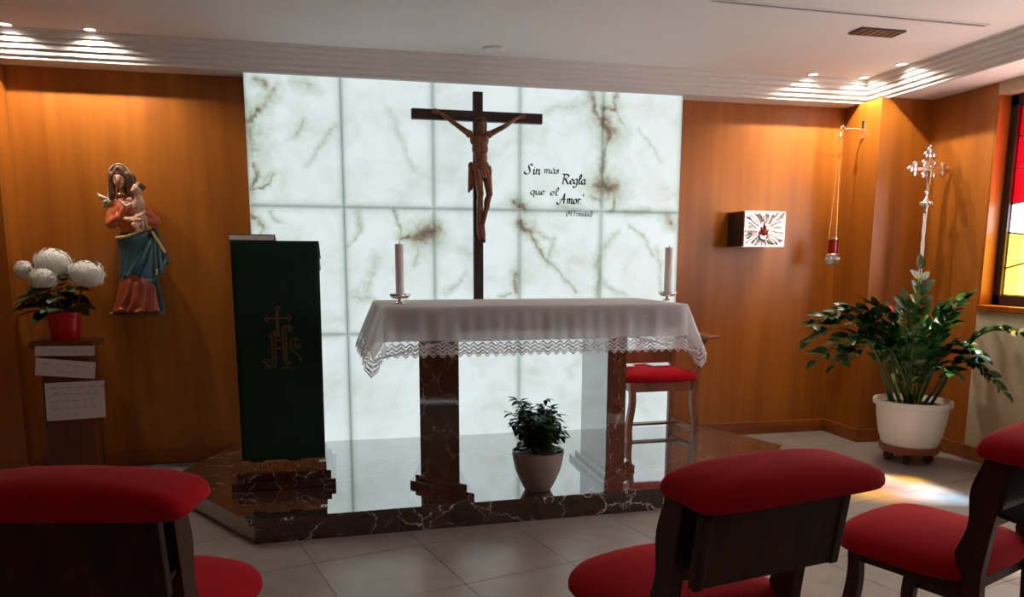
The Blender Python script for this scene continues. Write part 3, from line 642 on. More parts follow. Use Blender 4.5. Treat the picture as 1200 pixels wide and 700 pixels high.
# ------------------------------------------------------------------ altar
AZ = 1.135
t = thing('altar', 'altar table with two slab legs of dark red marble on the platform', 'altar', (1.60, -1.08, PZ), math.radians(1.2))
MB().box(-.83, .80, -.34, .35, AZ - PZ - .13, AZ - PZ).build('top_slab', 'marble_leg', t, bevel=.006)
def offs(poly, d):
    """offset a convex polygon outwards"""
    n = len(poly); out = []
    ar = sum(poly[i][0] * poly[(i + 1) % n][1] - poly[(i + 1) % n][0] * poly[i][1] for i in range(n)); sg = 1 if ar > 0 else -1
    for i in range(n):
        p0, p1, p2 = Vector(poly[i - 1]), Vector(poly[i]), Vector(poly[(i + 1) % n])
        n1 = Vector(((p1 - p0).y, -(p1 - p0).x)).normalized() * sg; n2 = Vector(((p2 - p1).y, -(p2 - p1).x)).normalized() * sg
        b_ = (n1 + n2).normalized(); out.append(p1 + b_ * (d / max(.3, b_.dot(n1))))
    return out
Ti = Matrix.Rotation(math.radians(-1.2), 2)
for pl in ([(1.155, -1.37), (1.155, -.86), (1.04, -.86), (.965, -1.17)], [(2.005, -1.31), (2.19, -1.12), (2.12, -.84), (2.005, -.84)]):
    q = [Ti @ (Vector(p) - Vector((1.60, -1.08))) for p in pl]
    lg = MB().prism([(p.x, p.y, 0) for p in q], (0, 0, AZ - PZ - .13)).build('leg', 'marble_leg', t, bevel=.003)
    MB().prism([(p.x, p.y, 0) for p in offs(q, .056)], (0, 0, .030)).build('base_step', 'marble_leg', lg, bevel=.002)
    MB().prism([(p.x, p.y, .030) for p in offs(q, .028)], (0, 0, .030)).build('base_step', 'marble_leg', lg, bevel=.002)

# altar cloth -------------------------------------------------------
t = thing('altar_cloth', 'white linen altar cloth with zigzag lace hem draped over the altar', 'altar cloth', (1.60, -1.08, AZ), math.radians(1.2))
HX0, HX1, HY0, HY1 = -.845, .812, -.352, .362
FO = .262; SO = .285       # overhang front/back, sides
def drape(x, y):
    """cloth coordinates (flat) -> hanging position, relative to the altar top"""
    ux = max(0, HX0 - x, x - HX1); uy = max(0, HY0 - y, y - HY1); sx = -1 if x < HX0 else 1; sy = -1 if y < HY0 else 1
    bx = min(max(x, HX0), HX1); by = min(max(y, HY0), HY1); zt = .004
    r = math.hypot(ux, uy)
    if r < 1e-6: return Vector((bx, by, zt))
    rr = .012; 
    fl = .10 + .26 * (ux / r) ** 2                      # the ends stand off further than the front
    if ux > 0 and uy > 0: fl = .10 + .26 * (ux / r) ** 2
    fold = (.005 * math.sin(bx * 34 + 1.3 * math.sin(bx * 9)) + .004 * math.sin(bx * 83 + 2 * math.sin(bx * 5))) * min(1, uy / .15) if uy > 0 and ux == 0 else 0
    if ux > 0 and uy == 0: fold = .010 * math.sin(by * 21) * min(1, ux / .2)
    if ux > 0 and uy > 0:
        ph = math.atan2(uy, ux); fold = .016 * math.sin(ph * 4) * min(1, r / .25)
    out = fl * r + fold; dz = math.sqrt(max(1e-6, r * r - (fl * r) ** 2))
    ease = min(1, r / .03)
    return Vector((bx + sx * ux / r * (out + .004 * ease), by + sy * uy / r * (out + .004 * ease), zt - dz * (0.25 + .75 * ease) ))
LW = .088                   # lace width
X0, X1, Y0, Y1 = HX0 - SO + LW, HX1 + SO - LW, HY0 - FO + LW, HY1 + FO - LW
nx, ny = 150, 70
def gridpts(a, b, n): return [a + (b - a) * i / n for i in range(n + 1)]
mb = MB(); gx = gridpts(X0, X1, nx); gy = gridpts(Y0, Y1, ny)
mb.add([drape(x, y) for y in gy for x in gx], [(j * (nx + 1) + i, j * (nx + 1) + i + 1, (j + 1) * (nx + 1) + i + 1, (j + 1) * (nx + 1) + i) for j in range(ny) for i in range(nx)])
mb.build('linen', 'linen', t, True)
# border coordinate: s along the rim, d outwards 0..LW
peri = [((X0, Y0), (X1, Y0), (0, -1)), ((X1, Y0), (X1, Y1), (1, 0)), ((X1, Y1), (X0, Y1), (0, 1)), ((X0, Y1), (X0, Y0), (-1, 0))]
net = MB(); thr = MB(); hems = MB()
for (a, b, nn) in peri:
    a = Vector(a); b = Vector(b); nn = Vector(nn); dvec = (b - a).normalized(); Ls = (b - a).length
    teeth = round(Ls / .047)
    def bp(s, d):
        q = a + dvec * (s * Ls); ext = d
        q = q + nn * ext + dvec * (-d if s <= 0 else 0) * 0
        # mitre the corners
        k = (s - .5) * 2; q += dvec * (d * (max(0, abs(k) - .97) / .03) * (1 if k > 0 else -1))
        return drape(q.x, q.y)
    ns = teeth * 4
    for i in range(ns):
        s0, s1 = i / ns, (i + 1) / ns
        edge = lambda s: LW - .022 + .022 * (1 - abs(((s * teeth) % 1) - .5) * 2)
        for dj in range(3):
            q = [bp(s0, edge(s0) * dj / 3), bp(s1, edge(s1) * dj / 3), bp(s1, edge(s1) * (dj + 1) / 3), bp(s0, edge(s0) * (dj + 1) / 3)]
            net.add(q, [(0, 1, 2, 3)])
    def rib(pts, w, mbx):
        for (s0, d0), (s1, d1) in zip(pts[:-1], pts[1:]):
            u = Vector(((s1 - s0) * Ls, d1 - d0)).normalized(); e = Vector((-u.y, u.x)) * w / 2; ee = Vector((e.x / Ls, e.y))
            qs = [bp(s0 - ee.x, d0 - ee.y), bp(s1 - ee.x, d1 - ee.y), bp(s1 + ee.x, d1 + ee.y), bp(s0 + ee.x, d0 + ee.y)]
            o_ = Vector((nn.x, nn.y, .2)) * .0012
            mbx.add([q + o_ for q in qs], [(0, 1, 2, 3)])
    for base, amp, w in ((.012, .020, .008), (.030, .022, .009), (.050, .022, .009), (.064, .022, .005)):
        pts = []
        for k in range(teeth * 2 + 1): pts.append((k / (teeth * 2), base + (amp if k % 2 else 0)))
        rib(pts, w, thr)
    rib([(0, .004), (.25, .004), (.5, .004), (.75, .004), (1, .004)], .007, thr)
    # drawn-thread band in the linen above
    pts = [(k / (teeth * 4), -.085 + (.010 if k % 2 else 0)) for k in range(teeth * 4 + 1)]
    if nn.y < 0: rib(pts, .004, hems)
stuff(net.build('lace_ground', 'lace_net', t, True)); stuff(thr.build('lace_threads', 'lace_thread', t)); stuff(hems.build('drawn_thread_band', 'lace_thread', t))

# candles -----------------------------------------------------------
for px, py, tp, side in ((469, 356, 286, 'left'), (782, 352.5, 290, 'right')):
    p = atZ(px, py, AZ + .006); p.z = AZ + .006
    if p.y > -.80: p.y = -.80; q = atY(px, py, p.y); p.x = q.x
    lab = {'left': 'nearer the lectern', 'right': 'on the altar end beside the red armchair'}[side]
    t = thing('candlestick', 'shallow silver dish candlestick %s' % lab, 'candlestick', p, group='altar candlesticks')
    MB().lathe([(.030, 0), (.031, .004), (.016, .010), (.011, .018), (.014, .024)], n=24).build('foot', 'silver', t, True)
    d = MB(); ns = 32; prof = [(.014, .024), (.036, .028), (.048, .038), (.054, .052), (.051, .052), (.044, .040), (.030, .034), (.012, .033)]
    v = []
    for r, z in prof:
        for i in range(ns):
            a = 2 * PI * i / ns; r2 = r * (1 + (.07 * math.cos(a * 8) if r > .03 else 0)); v.append((r2 * math.cos(a), r2 * math.sin(a), z))
    d.add(v, [(j * ns + i, j * ns + (i + 1) % ns, (j + 1) * ns + (i + 1) % ns, (j + 1) * ns + i) for j in range(len(prof) - 1) for i in range(ns)])
    d.build('dish', 'silver', t, True)
    MB().lathe([(.026, .033), (.026, .048), (.0235, .048), (.0235, .034)], n=20, capb=False, capt=False).build('socket', 'brass', t, 'auto')
    top = atY(px, tp, p.y).z - p.z
    c = thing('candle', 'thick white altar candle standing in the dish %s' % lab, 'candle', p + Vector((0, 0, .035)), group='altar candles')
    H = top - .035
    MB().lathe([(.0225, 0), (.0225, H - .003), (.020, H), (.006, H - .003)], n=24).build('wax', 'wax', c, 'auto')
    MB().tube([(0, 0, H - .004), (.001, 0, H + .006), (.003, 0, H + .012)], .0018, 6).build('wick', 'black', c)

# ------------------------------------------------------------------ lectern
t = thing('lectern', 'tall square lectern of dark marble on a stepped base', 'lectern', (.226, -.80, PZ), 0)
MB().box(-.185, .185, -.165, .165, .125, 1.18).build('column', 'marble_leg', t, bevel=.004)
MB().box(-.275, .275, -.310, .260, 0, .045).build('base_step', 'marble_leg', t, bevel=.003)
MB().box(-.250, .250, -.275, .235, .045, .085).build('base_step', 'marble_leg', t, bevel=.003)
MB().box(-.225, .225, -.240, .210, .085, .125).build('base_step', 'marble_leg', t, bevel=.003)
# desk slopes down towards the reader behind
MB().prism([(-.222, -.215, 1.18), (-.222, .23, 1.18), (-.222, .23, 1.20), (-.222, -.215, 1.34)], (.444, 0, 0)).build('desk', 'wood_dark', t, bevel=.004)
t = thing('lectern_cloth', 'dark green cloth with gold monogram hanging over the lectern front', 'cloth', (.226, -.80, PZ))
mb = MB(); nz, nxx = 40, 16; v = []
for j in range(nz + 1):
    for i in range(nxx + 1):
        u = i / nxx * 2 - 1; s = j / nz
        if s < .12:    # lying on the desk
            k = s / .12; y = .10 - (.10 + .222) * k; z = 1.2435 + (1.3425 - 1.2435) * k + .004
        else:
            k = (s - .12) / .88; y = -.226 - .012 * k + .004 * math.sin(u * 7 + 3 * k) * k; z = 1.346 - k * 1.205
        hw = .227 - .006 * s
        v.append((u * hw, y, z))
mb.add(v, [(j * (nxx + 1) + i, j * (nxx + 1) + i + 1, (j + 1) * (nxx + 1) + i + 1, (j + 1) * (nxx + 1) + i) for j in range(nz) for i in range(nxx)])
o = mb.build('cloth', 'green_cloth', t, True); sm = o.modifiers.new('solid', 'SOLIDIFY'); sm.thickness = .003; sm.offset = 1
fr = MB()
for k in range(88):
    x = -.221 + k * .442 / 87 + random.uniform(-.001, .001); fr.tube([(x, -.240, .146), (x + random.uniform(-.002, .002), -.244, .11), (x + random.uniform(-.003, .003), -.243, .078)], .0022, 4)
fr.box(-.222, .222, -.2425, -.2385, .138, .150)
stuff(fr.build('fringe', 'fringe', t))
# monogram: J H S under a cross with trefoil tips
mono = [[(-.42, .30), (-.30, .34), (-.30, -.55), (-.40, -.80), (-.55, -.62)], [(-.26, .42), (-.16, .46), (-.16, -.62), (-.30, -.78), (-.38, -.70)],
        [(.16, .62), (.28, .66), (.30, .2), (.30, -.62), (.40, -.72)], [(-.16, -.14), (.06, -.10), (.30, -.14)], [(.16, .62), (.20, -.6)],
        [(.86, .06), (.84, -.10), (.70, -.06), (.68, .12), (.82, .20), (.58, .22), (.46, .0), (.62, -.22), (.86, -.46), (.86, -.74), (.60, -.84), (.30, -.80), (.06, -.82)],
        [(.0, .30), (.0, 1.25)], [(-.42, .98), (.42, .98)], [(-.10, .20), (.10, .20)], [(-.06, .32), (-.06, 1.2)],
        [(-.42, 1.10), (-.52, .98), (-.42, .86)], [(.42, 1.10), (.52, .98), (.42, .86)], [(-.12, 1.28), (.0, 1.38), (.12, 1.28)],
        [(.28, .66), (.44, .72), (.56, .58)], [(.42, .70), (.50, .48)], [(-.55, -.62), (-.72, -.56)], [(-.50, -.70), (-.68, -.84)], [(-.40, -.55), (-.60, -.48)], [(.20, -.70), (.48, -.62)]]
ctr = atY(327, 405, -1.035); cl = Vector((ctr.x - .226, -.2335, ctr.z - PZ))
for s in range(1): nib(mono, cl, Vector((.125, 0, 0)), Vector((0, 0, .150)), Vector((0, -1, 0)), pen=.085, ang=.3, thick=.004, minw=.38).build('monogram', 'gold_thread', t)
# book lying on the desk
t = thing('missal', 'closed red covered book lying on top of the lectern', 'book', (.105, -.80, PZ + 1.272))
T = Matrix.Translation((0, 0, 0)) @ Matrix.Rotation(math.atan2(-.14, .445), 4, 'X')
for nm, bx_, m_ in (('cover', (-.117, .115, -.195, .15, 0.012, .016), 'book_red'), ('pages', (-.115, .113, -.1965, .150, .016, .042), 'pages'), ('cover', (-.119, .117, -.197, .152, .042, .047), 'book_red')):
    MB().box(*bx_, T=T).build(nm, m_, t, bevel=.001)
MB().box(.113, .119, -.197, .152, .012, .047, T=T).build('spine', 'book_red', t)

# ------------------------------------------------------------------ chairs
def soft_box(w, d, h, crown, ey_=.0, nx=16, ny=10, p=3.2, taper=0):
    """upholstered pad: superellipse-ish plan, domed top; base at z=0"""
    mb = MB(); rings = []; ns = 48
    prof = [(.975, 0), (1, .14), (1, .34), (.985, .56), (.94, .76), (.83, .90), (.62, .97), (.3, 1.0)]
    v = []
    for k, z in prof:
        for i in range(ns):
            a = 2 * PI * i / ns; c, s = math.cos(a), math.sin(a)
            x = math.copysign(abs(c) ** (2 / p), c) * k; y = math.copysign(abs(s) ** (2 / p), s) * k
            dome = crown * (1 - x * x) * (1 - .3 * y * y) * z
            v.append((x * w / 2 * (1 + taper * y), y * d / 2, z * h + dome))
    v.append((0, 0, h + crown))
    f = [(j * ns + i, j * ns + (i + 1) % ns, (j + 1) * ns + (i + 1) % ns, (j + 1) * ns + i) for j in range(len(prof) - 1) for i in range(ns)]
    L = (len(prof) - 1) * ns
    f += [(L + i, L + (i + 1) % ns, len(v) - 1) for i in range(ns)] + [tuple(range(ns))[::-1]]
    return mb.add(v, f)
def wave_board(pts_front, pts_back, x0, x1):
    """board in the y-z plane with shaped edges: lists of (y,z) bottom to top"""
    mb = MB(); n = len(pts_front); v = []
    for x in (x0, x1):
        v += [(x, y, z) for y, z in pts_front] + [(x, y, z) for y, z in pts_back]
    f = []
    for i in range(n - 1):
        f += [(i, i + 1, n + i + 1, n + i), (2 * n + i, 3 * n + i, 3 * n + i + 1, 2 * n + i + 1), (i, 2 * n + i, 2 * n + i + 1, i + 1), (n + i, n + i + 1, 3 * n + i + 1, 3 * n + i)]
    f += [(0, n, 3 * n, 2 * n), (n - 1, 3 * n - 1, 4 * n - 1, 2 * n - 1)]
    return mb.add(v, f)
def chapel_chair(label, x, y, rz, shift=0.0):
    t = thing('chapel_chair', label, 'chair', (x, y, 0), rz, 'red velvet chapel chairs')
    hw = .225
    # seat
    o = soft_box(.56, .48, .062, .045, taper=.04, p=4).build('seat', 'velvet', t, True); o.location = (0, .035, .39)
    ap = MB().box(-hw + .03, hw - .03, .20, .222, .345, .408).box(-hw + .004, -hw + .024, -.17, .21, .345, .408).box(hw - .024, hw - .004, -.17, .21, .345, .408).box(-hw + .03, hw - .03, -.185, -.165, .345, .408)
    ap.build('apron', 'wood_dark', t, bevel=.002)
    lean = lambda z: -.20 - .16 * max(0, z - .42) ** 1.15 - .05 * max(0, .42 - z)
    for s in (-1, 1):
        zs = [i / 20 * .36 for i in range(21)] 
        wob = lambda z: .010 * math.sin(z * 15)
        wave_board([(.215 + wob(z), z) for z in zs] , [(.170 + wob(z + .03), z) for z in zs], s * hw - (.036 if s > 0 else 0), s * hw + (.036 if s < 0 else 0)).build('front_leg', 'wood_dark', t, bevel=.002)
        zs = [i / 30 * .80 for i in range(31)]
        fr_ = lambda z: lean(z) + .030 + (.009 * math.sin((z - .40) * 27) + .026 * min(1, (z - .40) / .08) if z > .40 else .0)
        wave_board([(fr_(z), z) for z in zs], [(lean(z) - .024, z) for z in zs], s * hw - (.036 if s > 0 else 0), s * hw + (.036 if s < 0 else 0)).build('rear_leg', 'wood_dark', t, bevel=.002)
        MB().box(s * hw - .012 - .01 * s, s * hw + .012 - .01 * s, -.2, .19, .14, .17).build('side_stretcher', 'wood_dark', t)
    # book box behind the backrest
    Tb = Matrix.Translation((0, lean(.55), .55)) @ Matrix.Rotation(math.atan2(lean(.55) - lean(.80), .25), 4, 'X')
    MB().box(-hw + .035, hw - .035, -.005, .012, .02, .25, T=Tb).build('backrest', 'wood_dark', t, bevel=.002)
    MB().box(-hw + .02, hw - .02, -.112, -.094, .065, .255, T=Tb).build('back_panel', 'wood_dark', t, bevel=.002)
    for s in (-1, 1): MB().box(s * (hw - .008) - .014, s * (hw - .008) + .014, -.116, -.088, .062, .255, T=Tb).build('panel_post', 'wood_dark', t, bevel=.004)
    MB().box(-hw + .012, hw - .012, -.094, -.022, .075, .090, T=Tb).build('box_floor', 'wood_dark', t)
    pad = soft_box(.595, .215, .056, .030, p=7).build('top_cushion', 'velvet', t, True)
    pad.location = (shift, lean(.80) - .040, .803); pad.rotation_euler = (.04, 0, 0)
    return t
chapel_chair('red velvet chapel chair cut off by the left edge, back turned to the viewer', -.01, -3.17, math.radians(-12), .0)
chapel_chair('red velvet chapel chair in the middle foreground, whole padded backrest in view', 1.50, -3.395, math.radians(12), .045)
chapel_chair('red velvet chapel chair cut off by the right edge, its seat and front leg showing', 2.545, -3.215, math.radians(22), .0)

# armchair behind the altar
t = thing('armchair', 'wooden armchair with red velvet seat on the platform behind the altar', 'armchair', (2.715, -.27, PZ), math.radians(2))
o = soft_box(.60, .44, .055, .040, taper=-.03).build('seat', 'velvet', t, True); o.location = (0, 0, .415)
MB().box(-.235, .235, -.195, -.170, .35, .415).build('apron', 'wood_arm', t, bevel=.003)
for s in (-1, 1):
    zs = [i / 20 * .415 for i in range(21)]
    wob = lambda z: .012 * math.sin(z * 14 + .5)
    mbx = MB()
    for zz in range(20):
        z0, z1 = zs[zz], zs[zz + 1]
        v = []
        for z in (z0, z1):
            cx_ = s * (.240 + wob(z)); v += [(cx_ - .020, -.205, z), (cx_ + .020, -.205, z), (cx_ + .020, -.165, z), (cx_ - .020, -.165, z)]
        mbx.add(v, [(0, 1, 5, 4), (1, 2, 6, 5), (2, 3, 7, 6), (3, 0, 4, 7)] + ([(0, 3, 2, 1)] if zz == 0 else []) + ([(4, 5, 6, 7)] if zz == 19 else []))
    mbx.build('front_leg', 'wood_arm', t)
    MB().box(s * .24 - .02, s * .24 + .02, .16, .20, 0, .60).build('rear_leg', 'wood_arm', t, bevel=.003)
    MB().box(s * .24 - .011, s * .24 + .011, -.168, .162, .045, .085).build('side_stretcher', 'wood_arm', t, bevel=.003)
    MB().box(s * .24 - .012, s * .24 + .012, -.168, .162, .355, .413).build('side_apron', 'wood_arm', t, bevel=.003)
    # arm post swings outwards, flat arm on top
    pts = curve([(s * .262, -.10, .415), (s * .315, -.10, .50), (s * .318, -.10, .60), (s * .350, -.11, .70)], 14)
    MB().tube(pts, .018, 8).build('arm_post', 'wood_arm', t, True)
    MB().prism([(s * .315, -.19, .70), (s * .425, -.17, .70), (s * .415, .10, .70), (s * .29, .19, .70), (s * .25, .19, .70)][::s], (0, 0, .026)).build('armrest', 'wood_arm', t, bevel=.006)
MB().box(-.22, .22, .045, .105, .06, .075).build('stretcher', 'wood_arm', t)
MB().box(-.23, .23, .165, .195, .50, .60).build('backrest', 'wood_arm', t, bevel=.005)
for k, (x, y, w, lab) in enumerate(((-.20, -.02, .07, 'small white paper slip at the altar end of the armchair seat'), (.03, -.03, .14, 'larger white paper sheet in the middle of the armchair seat'))):
    o = MB().box(-w / 2, w / 2, -.05, .05, 0, .006).build('paper_sheet', 'paper'); o.location = (2.715 + x, -.27 + y, PZ + .512); o.rotation_euler = (0, 0, .1)
    tag(o, lab, 'paper', 'papers on the armchair')

# ------------------------------------------------------------------ plants
def leaf_mesh(name, L, Wd, bend=.25, cup=.25, n=6, tip=.0):
    mb = MB(); v = []; f = []
    for i in range(n + 1):
        s = i / n; w = Wd / 2 * (math.sin(PI * min(1, s ** .8)) ** .75 if 0 < s < 1 else .04); x = L * s; z = -bend * L * s * s
        v += [(x, -w, z + cup * w), (x, 0, z), (x, w, z + cup * w)]
    for i in range(n):
        a = i * 3; f += [(a, a + 1, a + 4, a + 3), (a + 1, a + 2, a + 5, a + 4)]
    return mb.add(v, f).mesh(name)
def frame(o, d, upv):
    """matrix with x along d, z towards upv"""
    d = Vector(d).normalized(); y = Vector(upv).cross(d)
    if y.length < 1e-4: y = d.orthogonal()
    y.normalize(); z = d.cross(y)
    return Matrix(((d.x, y.x, z.x, o[0]), (d.y, y.y, z.y, o[1]), (d.z, y.z, z.z, o[2]), (0, 0, 0, 1)))

# big zz plant by the corner
PB = Vector((4.385, -.87, 0))
t = thing('zz_plant', 'large glossy green leafy plant in a big white pot in the right corner', 'potted plant', PB)
dl = MB().lathe([(.165, .075), (.185, .078), (.196, .125), (.186, .128), (.178, .09), (.0, .088)], n=40).build('saucer', 'terracotta', t, 'auto')
for k in range(4):
    a = PI / 4 + k * PI / 2
    w = MB().lathe([(.026, -.014), (.032, -.010), (.032, .010), (.026, .014)], (0.125 * math.cos(a), 0.125 * math.sin(a), .033), 16, (math.cos(a + 1.2), math.sin(a + 1.2), 0)).build('caster', 'black', t, 'auto')
    MB().box(0.125 * math.cos(a) - .014, 0.125 * math.cos(a) + .014, 0.125 * math.sin(a) - .02, 0.125 * math.sin(a) + .02, .05, .076).build('caster_fork', 'dark_metal', t)
MB().lathe([(.165, .089), (.176, .12), (.202, .20), (.222, .32), (.228, .395), (.248, .40), (.252, .415), (.248, .435), (.23, .438), (.222, .41), (.216, .395)], n=48, capt=False).build('pot', 'white_plastic', t, 'auto')
MB().lathe([(.220, .394), (.15, .402), (.02, .405)], n=30, capb=False).build('soil', 'soil', t)
zl = leaf_mesh('leaflet', .108, .056, .22, .22)
zl.materials.append(M['zz_leaf'])
for p in zl.polygons: p.use_smooth = True
fronds = [((940, 385), -.95, .62, 12), ((952, 425), -1.05, .55, 12), ((985, 415), -.75, .50, 11), ((1016, 352), -.80, .36, 12), ((1079, 310), -.76, .12, 11),
          ((1108, 356), -.92, .30, 12), ((1138, 342), -.98, .30, 12), ((1180, 462), -1.40, .42, 12), ((1214, 392), -1.46, .42, 12), ((1150, 418), -1.20, .40, 11),
          ((1045, 365), -.66, .25, 11), ((1120, 440), -1.22, .25, 9), ((1035, 410), -1.12, .30, 10)]
Rz = random.Random(5)
nleaf = 0; extra = MB(); zv = [v.co.copy() for v in zl.vertices]; zf = [tuple(p.vertices) for p in zl.polygons]
more = [((955, 372), -.90, .55, 13), ((945, 402), -1.0, .62, 13), ((975, 430), -1.1, .5, 12), ((1000, 380), -.72, .40, 12), ((1060, 350), -.72, .2, 11), ((1020, 380), -1.0, .3, 12), ((1120, 372), -.85, .3, 12), ((1090, 400), -1.1, .2, 10), ((1070, 405), -1.15, .15, 9), ((1160, 440), -1.3, .42, 12)]
for fi, ((px, py), yy, lift, nl) in enumerate(fronds + more):
    tip = atY(px, py, yy) - PB
    base = Vector((Rz.uniform(-.06, .06), Rz.uniform(-.05, .05), .40)); base += Vector((tip.x, tip.y, 0)) * .10
    mid = base.lerp(tip, .45) + Vector((0, 0, lift * .62)); 
    pts = curve([base, mid, tip], 26)
    st = MB().tube(pts, [.012 - .009 * i / 26 for i in range(27)], 7).build('frond', 'stem', t, True)
    for k in range(nl):
        u = .30 + .68 * (k / (nl - 1)); i = min(25, int(u * 26)); p = pts[i]; d = (pts[i + 1] - pts[max(0, i - 1)]).normalized()
        side = d.cross(Vector((0, 0, 1)))
        if side.length < .2: side = Vector((1, 0, 0))
        side.normalize(); upv = side.cross(d)
        for s in ((-1, 1) if k < nl - 1 else (0,)):
            dr = (d * .62 + side * s * .80 + upv * Rz.uniform(.0, .6)) if s else d
            sc = (1.08 - .35 * abs(u - .62)) * Rz.uniform(.85, 1.12)
            Mx = frame(p, dr, upv + side * s * -.2) @ Matrix.Rotation(Rz.uniform(-.4, .4), 4, 'X') @ Matrix.Diagonal((sc, sc, sc, 1))
            if nleaf < 296 and fi < len(fronds): share(zl, st, 'leaflet', Mx); nleaf += 1
            else: extra.add([Mx @ v for v in zv], zf)
stuff(extra.build('inner_leaflets', 'zz_leaf', t, True))

# hydrangea on its pedestal
SB = Vector((-1.085, -.17, 0))
t = thing('pedestal', 'narrow brown wooden pedestal with square top beside the left pilaster', 'pedestal', SB)
MB().box(-.135, .135, -.09, .09, .03, .845).build('column', 'wood_stand', t, bevel=.004)
MB().box(-.17, .17, -.12, .12, 0, .03).build('base', 'wood_stand', t, bevel=.004)
MB().box(-.175, .175, -.125, .125, .845, .885).build('top', 'wood_stand', t, bevel=.006)
HB = SB + Vector((-.008, .0, .885))
t = thing('hydrangea', 'white hydrangea in a red pot on the wooden pedestal', 'potted plant', HB)
MB().lathe([(.072, 0), (.078, .01), (.094, .145), (.099, .150), (.100, .168), (.094, .168), (.088, .14)], n=36, capt=False).build('pot', 'red_glaze', t, 'auto')
MB().lathe([(.089, .142), (.02, .150)], n=24, capb=False).build('soil', 'soil', t)
Rh = random.Random(11)
hl = leaf_mesh('leaf', .150, .098, .40, .18); hl.materials.append(M['hyd_leaf'])
for p in hl.polygons: p.use_smooth = True
heads = [((62, 309), -.22, .108, .090), ((51, 327), -.29, .078, .066), ((101, 322), -.22, .104, .088), ((28, 317), -.17, .052, .058), ((80, 303), -.12, .05, .045)][:4]
for (px, py), yy, rx, rz_ in heads:
    c = atY(px, py, yy) - HB
    st = MB().tube(curve([(c.x * .15, c.y * .15, .14), (c.x * .55, c.y * .5, .22), (c.x, c.y, c.z)], 10), .005, 6).build('stem', 'stem', t, True)
    fm = MB()
    fm.ell((0, 0, 0), (rx * .82, rx * .82, rz_ * .82), 20, 12)
    nfl = 190
    for k in range(nfl):
        zz = 1 - 1.75 * (k + .5) / nfl; a = k * 2.39996; rr = math.sqrt(max(0, 1 - zz * zz))
        n_ = Vector((rr * math.cos(a), rr * math.sin(a), zz)); p = Vector((n_.x * rx, n_.y * rx, n_.z * rz_)) * (Rh.uniform(.90, 1.0) + 22e-2 * noise.noise(n_ * 3.2 + Vector((px, 0, 0))))
        u = n_.orthogonal().normalized(); w = n_.cross(u); a0 = Rh.uniform(0, PI)
        for q in range(4):
            d1 = u * math.cos(a0 + q * PI / 2) + w * math.sin(a0 + q * PI / 2); d2 = u * math.cos(a0 + q * PI / 2 + .6) + w * math.sin(a0 + q * PI / 2 + .6); d0 = u * math.cos(a0 + q * PI / 2 - .6) + w * math.sin(a0 + q * PI / 2 - .6)
            fm.add([p, p + d0 * .011 + n_ * .001, p + d1 * .015 - n_ * .001, p + d2 * .011 + n_ * .001], [(0, 1, 2, 3)])
    o = fm.build('flower_head', 'petal', t); o.location = c
for k in range(120):
    a = Rh.uniform(0, 2 * PI); r = Rh.uniform(.03, .15); z = Rh.uniform(.17, .40)
    if k < 12: z = Rh.uniform(.38, .46); r = .07
    if math.cos(a) > .55 or (z > .31 and math.sin(a) < .2): continue
    d = Vector((math.cos(a), math.sin(a) * .8 - .1, Rh.uniform(-.25, .45) if z < .33 else Rh.uniform(.2, .9)))
    sc = Rh.uniform(.8, 1.15)
    share(hl, t, 'leaf', frame(Vector((r * math.cos(a), r * math.sin(a) - .02, z)), d, Vector((0, 0, 1))) @ Matrix.Rotation(Rh.uniform(-.4, .4), 4, 'X') @ Matrix.Diagonal((sc, sc, sc, 1)))
# notes taped to the pedestal
def note(corners, nl, label, sd):
    y = SB.y - .128; R = random.Random(sd)
    P = [atY(a, b, y) for a, b in corners]; c = sum(P, Vector()) / 4
    t = thing('paper_note', label, 'note', c, group='handwritten notes on the pedestal')
    MB().prism([p - c for p in P], (0, .002, 0)).build('sheet', 'paper', t)
    mb = MB()
    for k in range(nl):
        v = (k + .8) / (nl + .6); l0 = .10; l1 = .88 if k < nl - 1 or nl == 1 else .5
        if nl == 2 and k == 1: l0, l1 = .40, .62
        u = l0
        while u < l1:
            wl = R.uniform(.08, .16); q = []; m_ = int(wl / .012)
            for i in range(m_):
                uu = u + i * .012; vv = v + (R.uniform(-.3, .3)) * .5 / (nl + 1); a = P[0].lerp(P[1], uu); b = P[3].lerp(P[2], uu); q.append(a.lerp(b, vv) - c + Vector((0, -.001, 0)))
            if len(q) > 2: mb.tube(q, .0011, 4)
            u += wl + .035
    mb.build('pen_lines', 'ink', t)
note([(41, 406), (111, 405.5), (111, 417), (41, 417.5)], 1, 'narrow white paper strip, topmost note on the pedestal', 1)
note([(42, 419.5), (112, 425), (111, 444), (41, 440)], 2, 'tilted white paper strip, middle note on the pedestal', 2)
note([(52, 449.5), (122, 446), (124, 489), (55, 494)], 5, 'large white paper sheet, lowest note on the pedestal', 3)

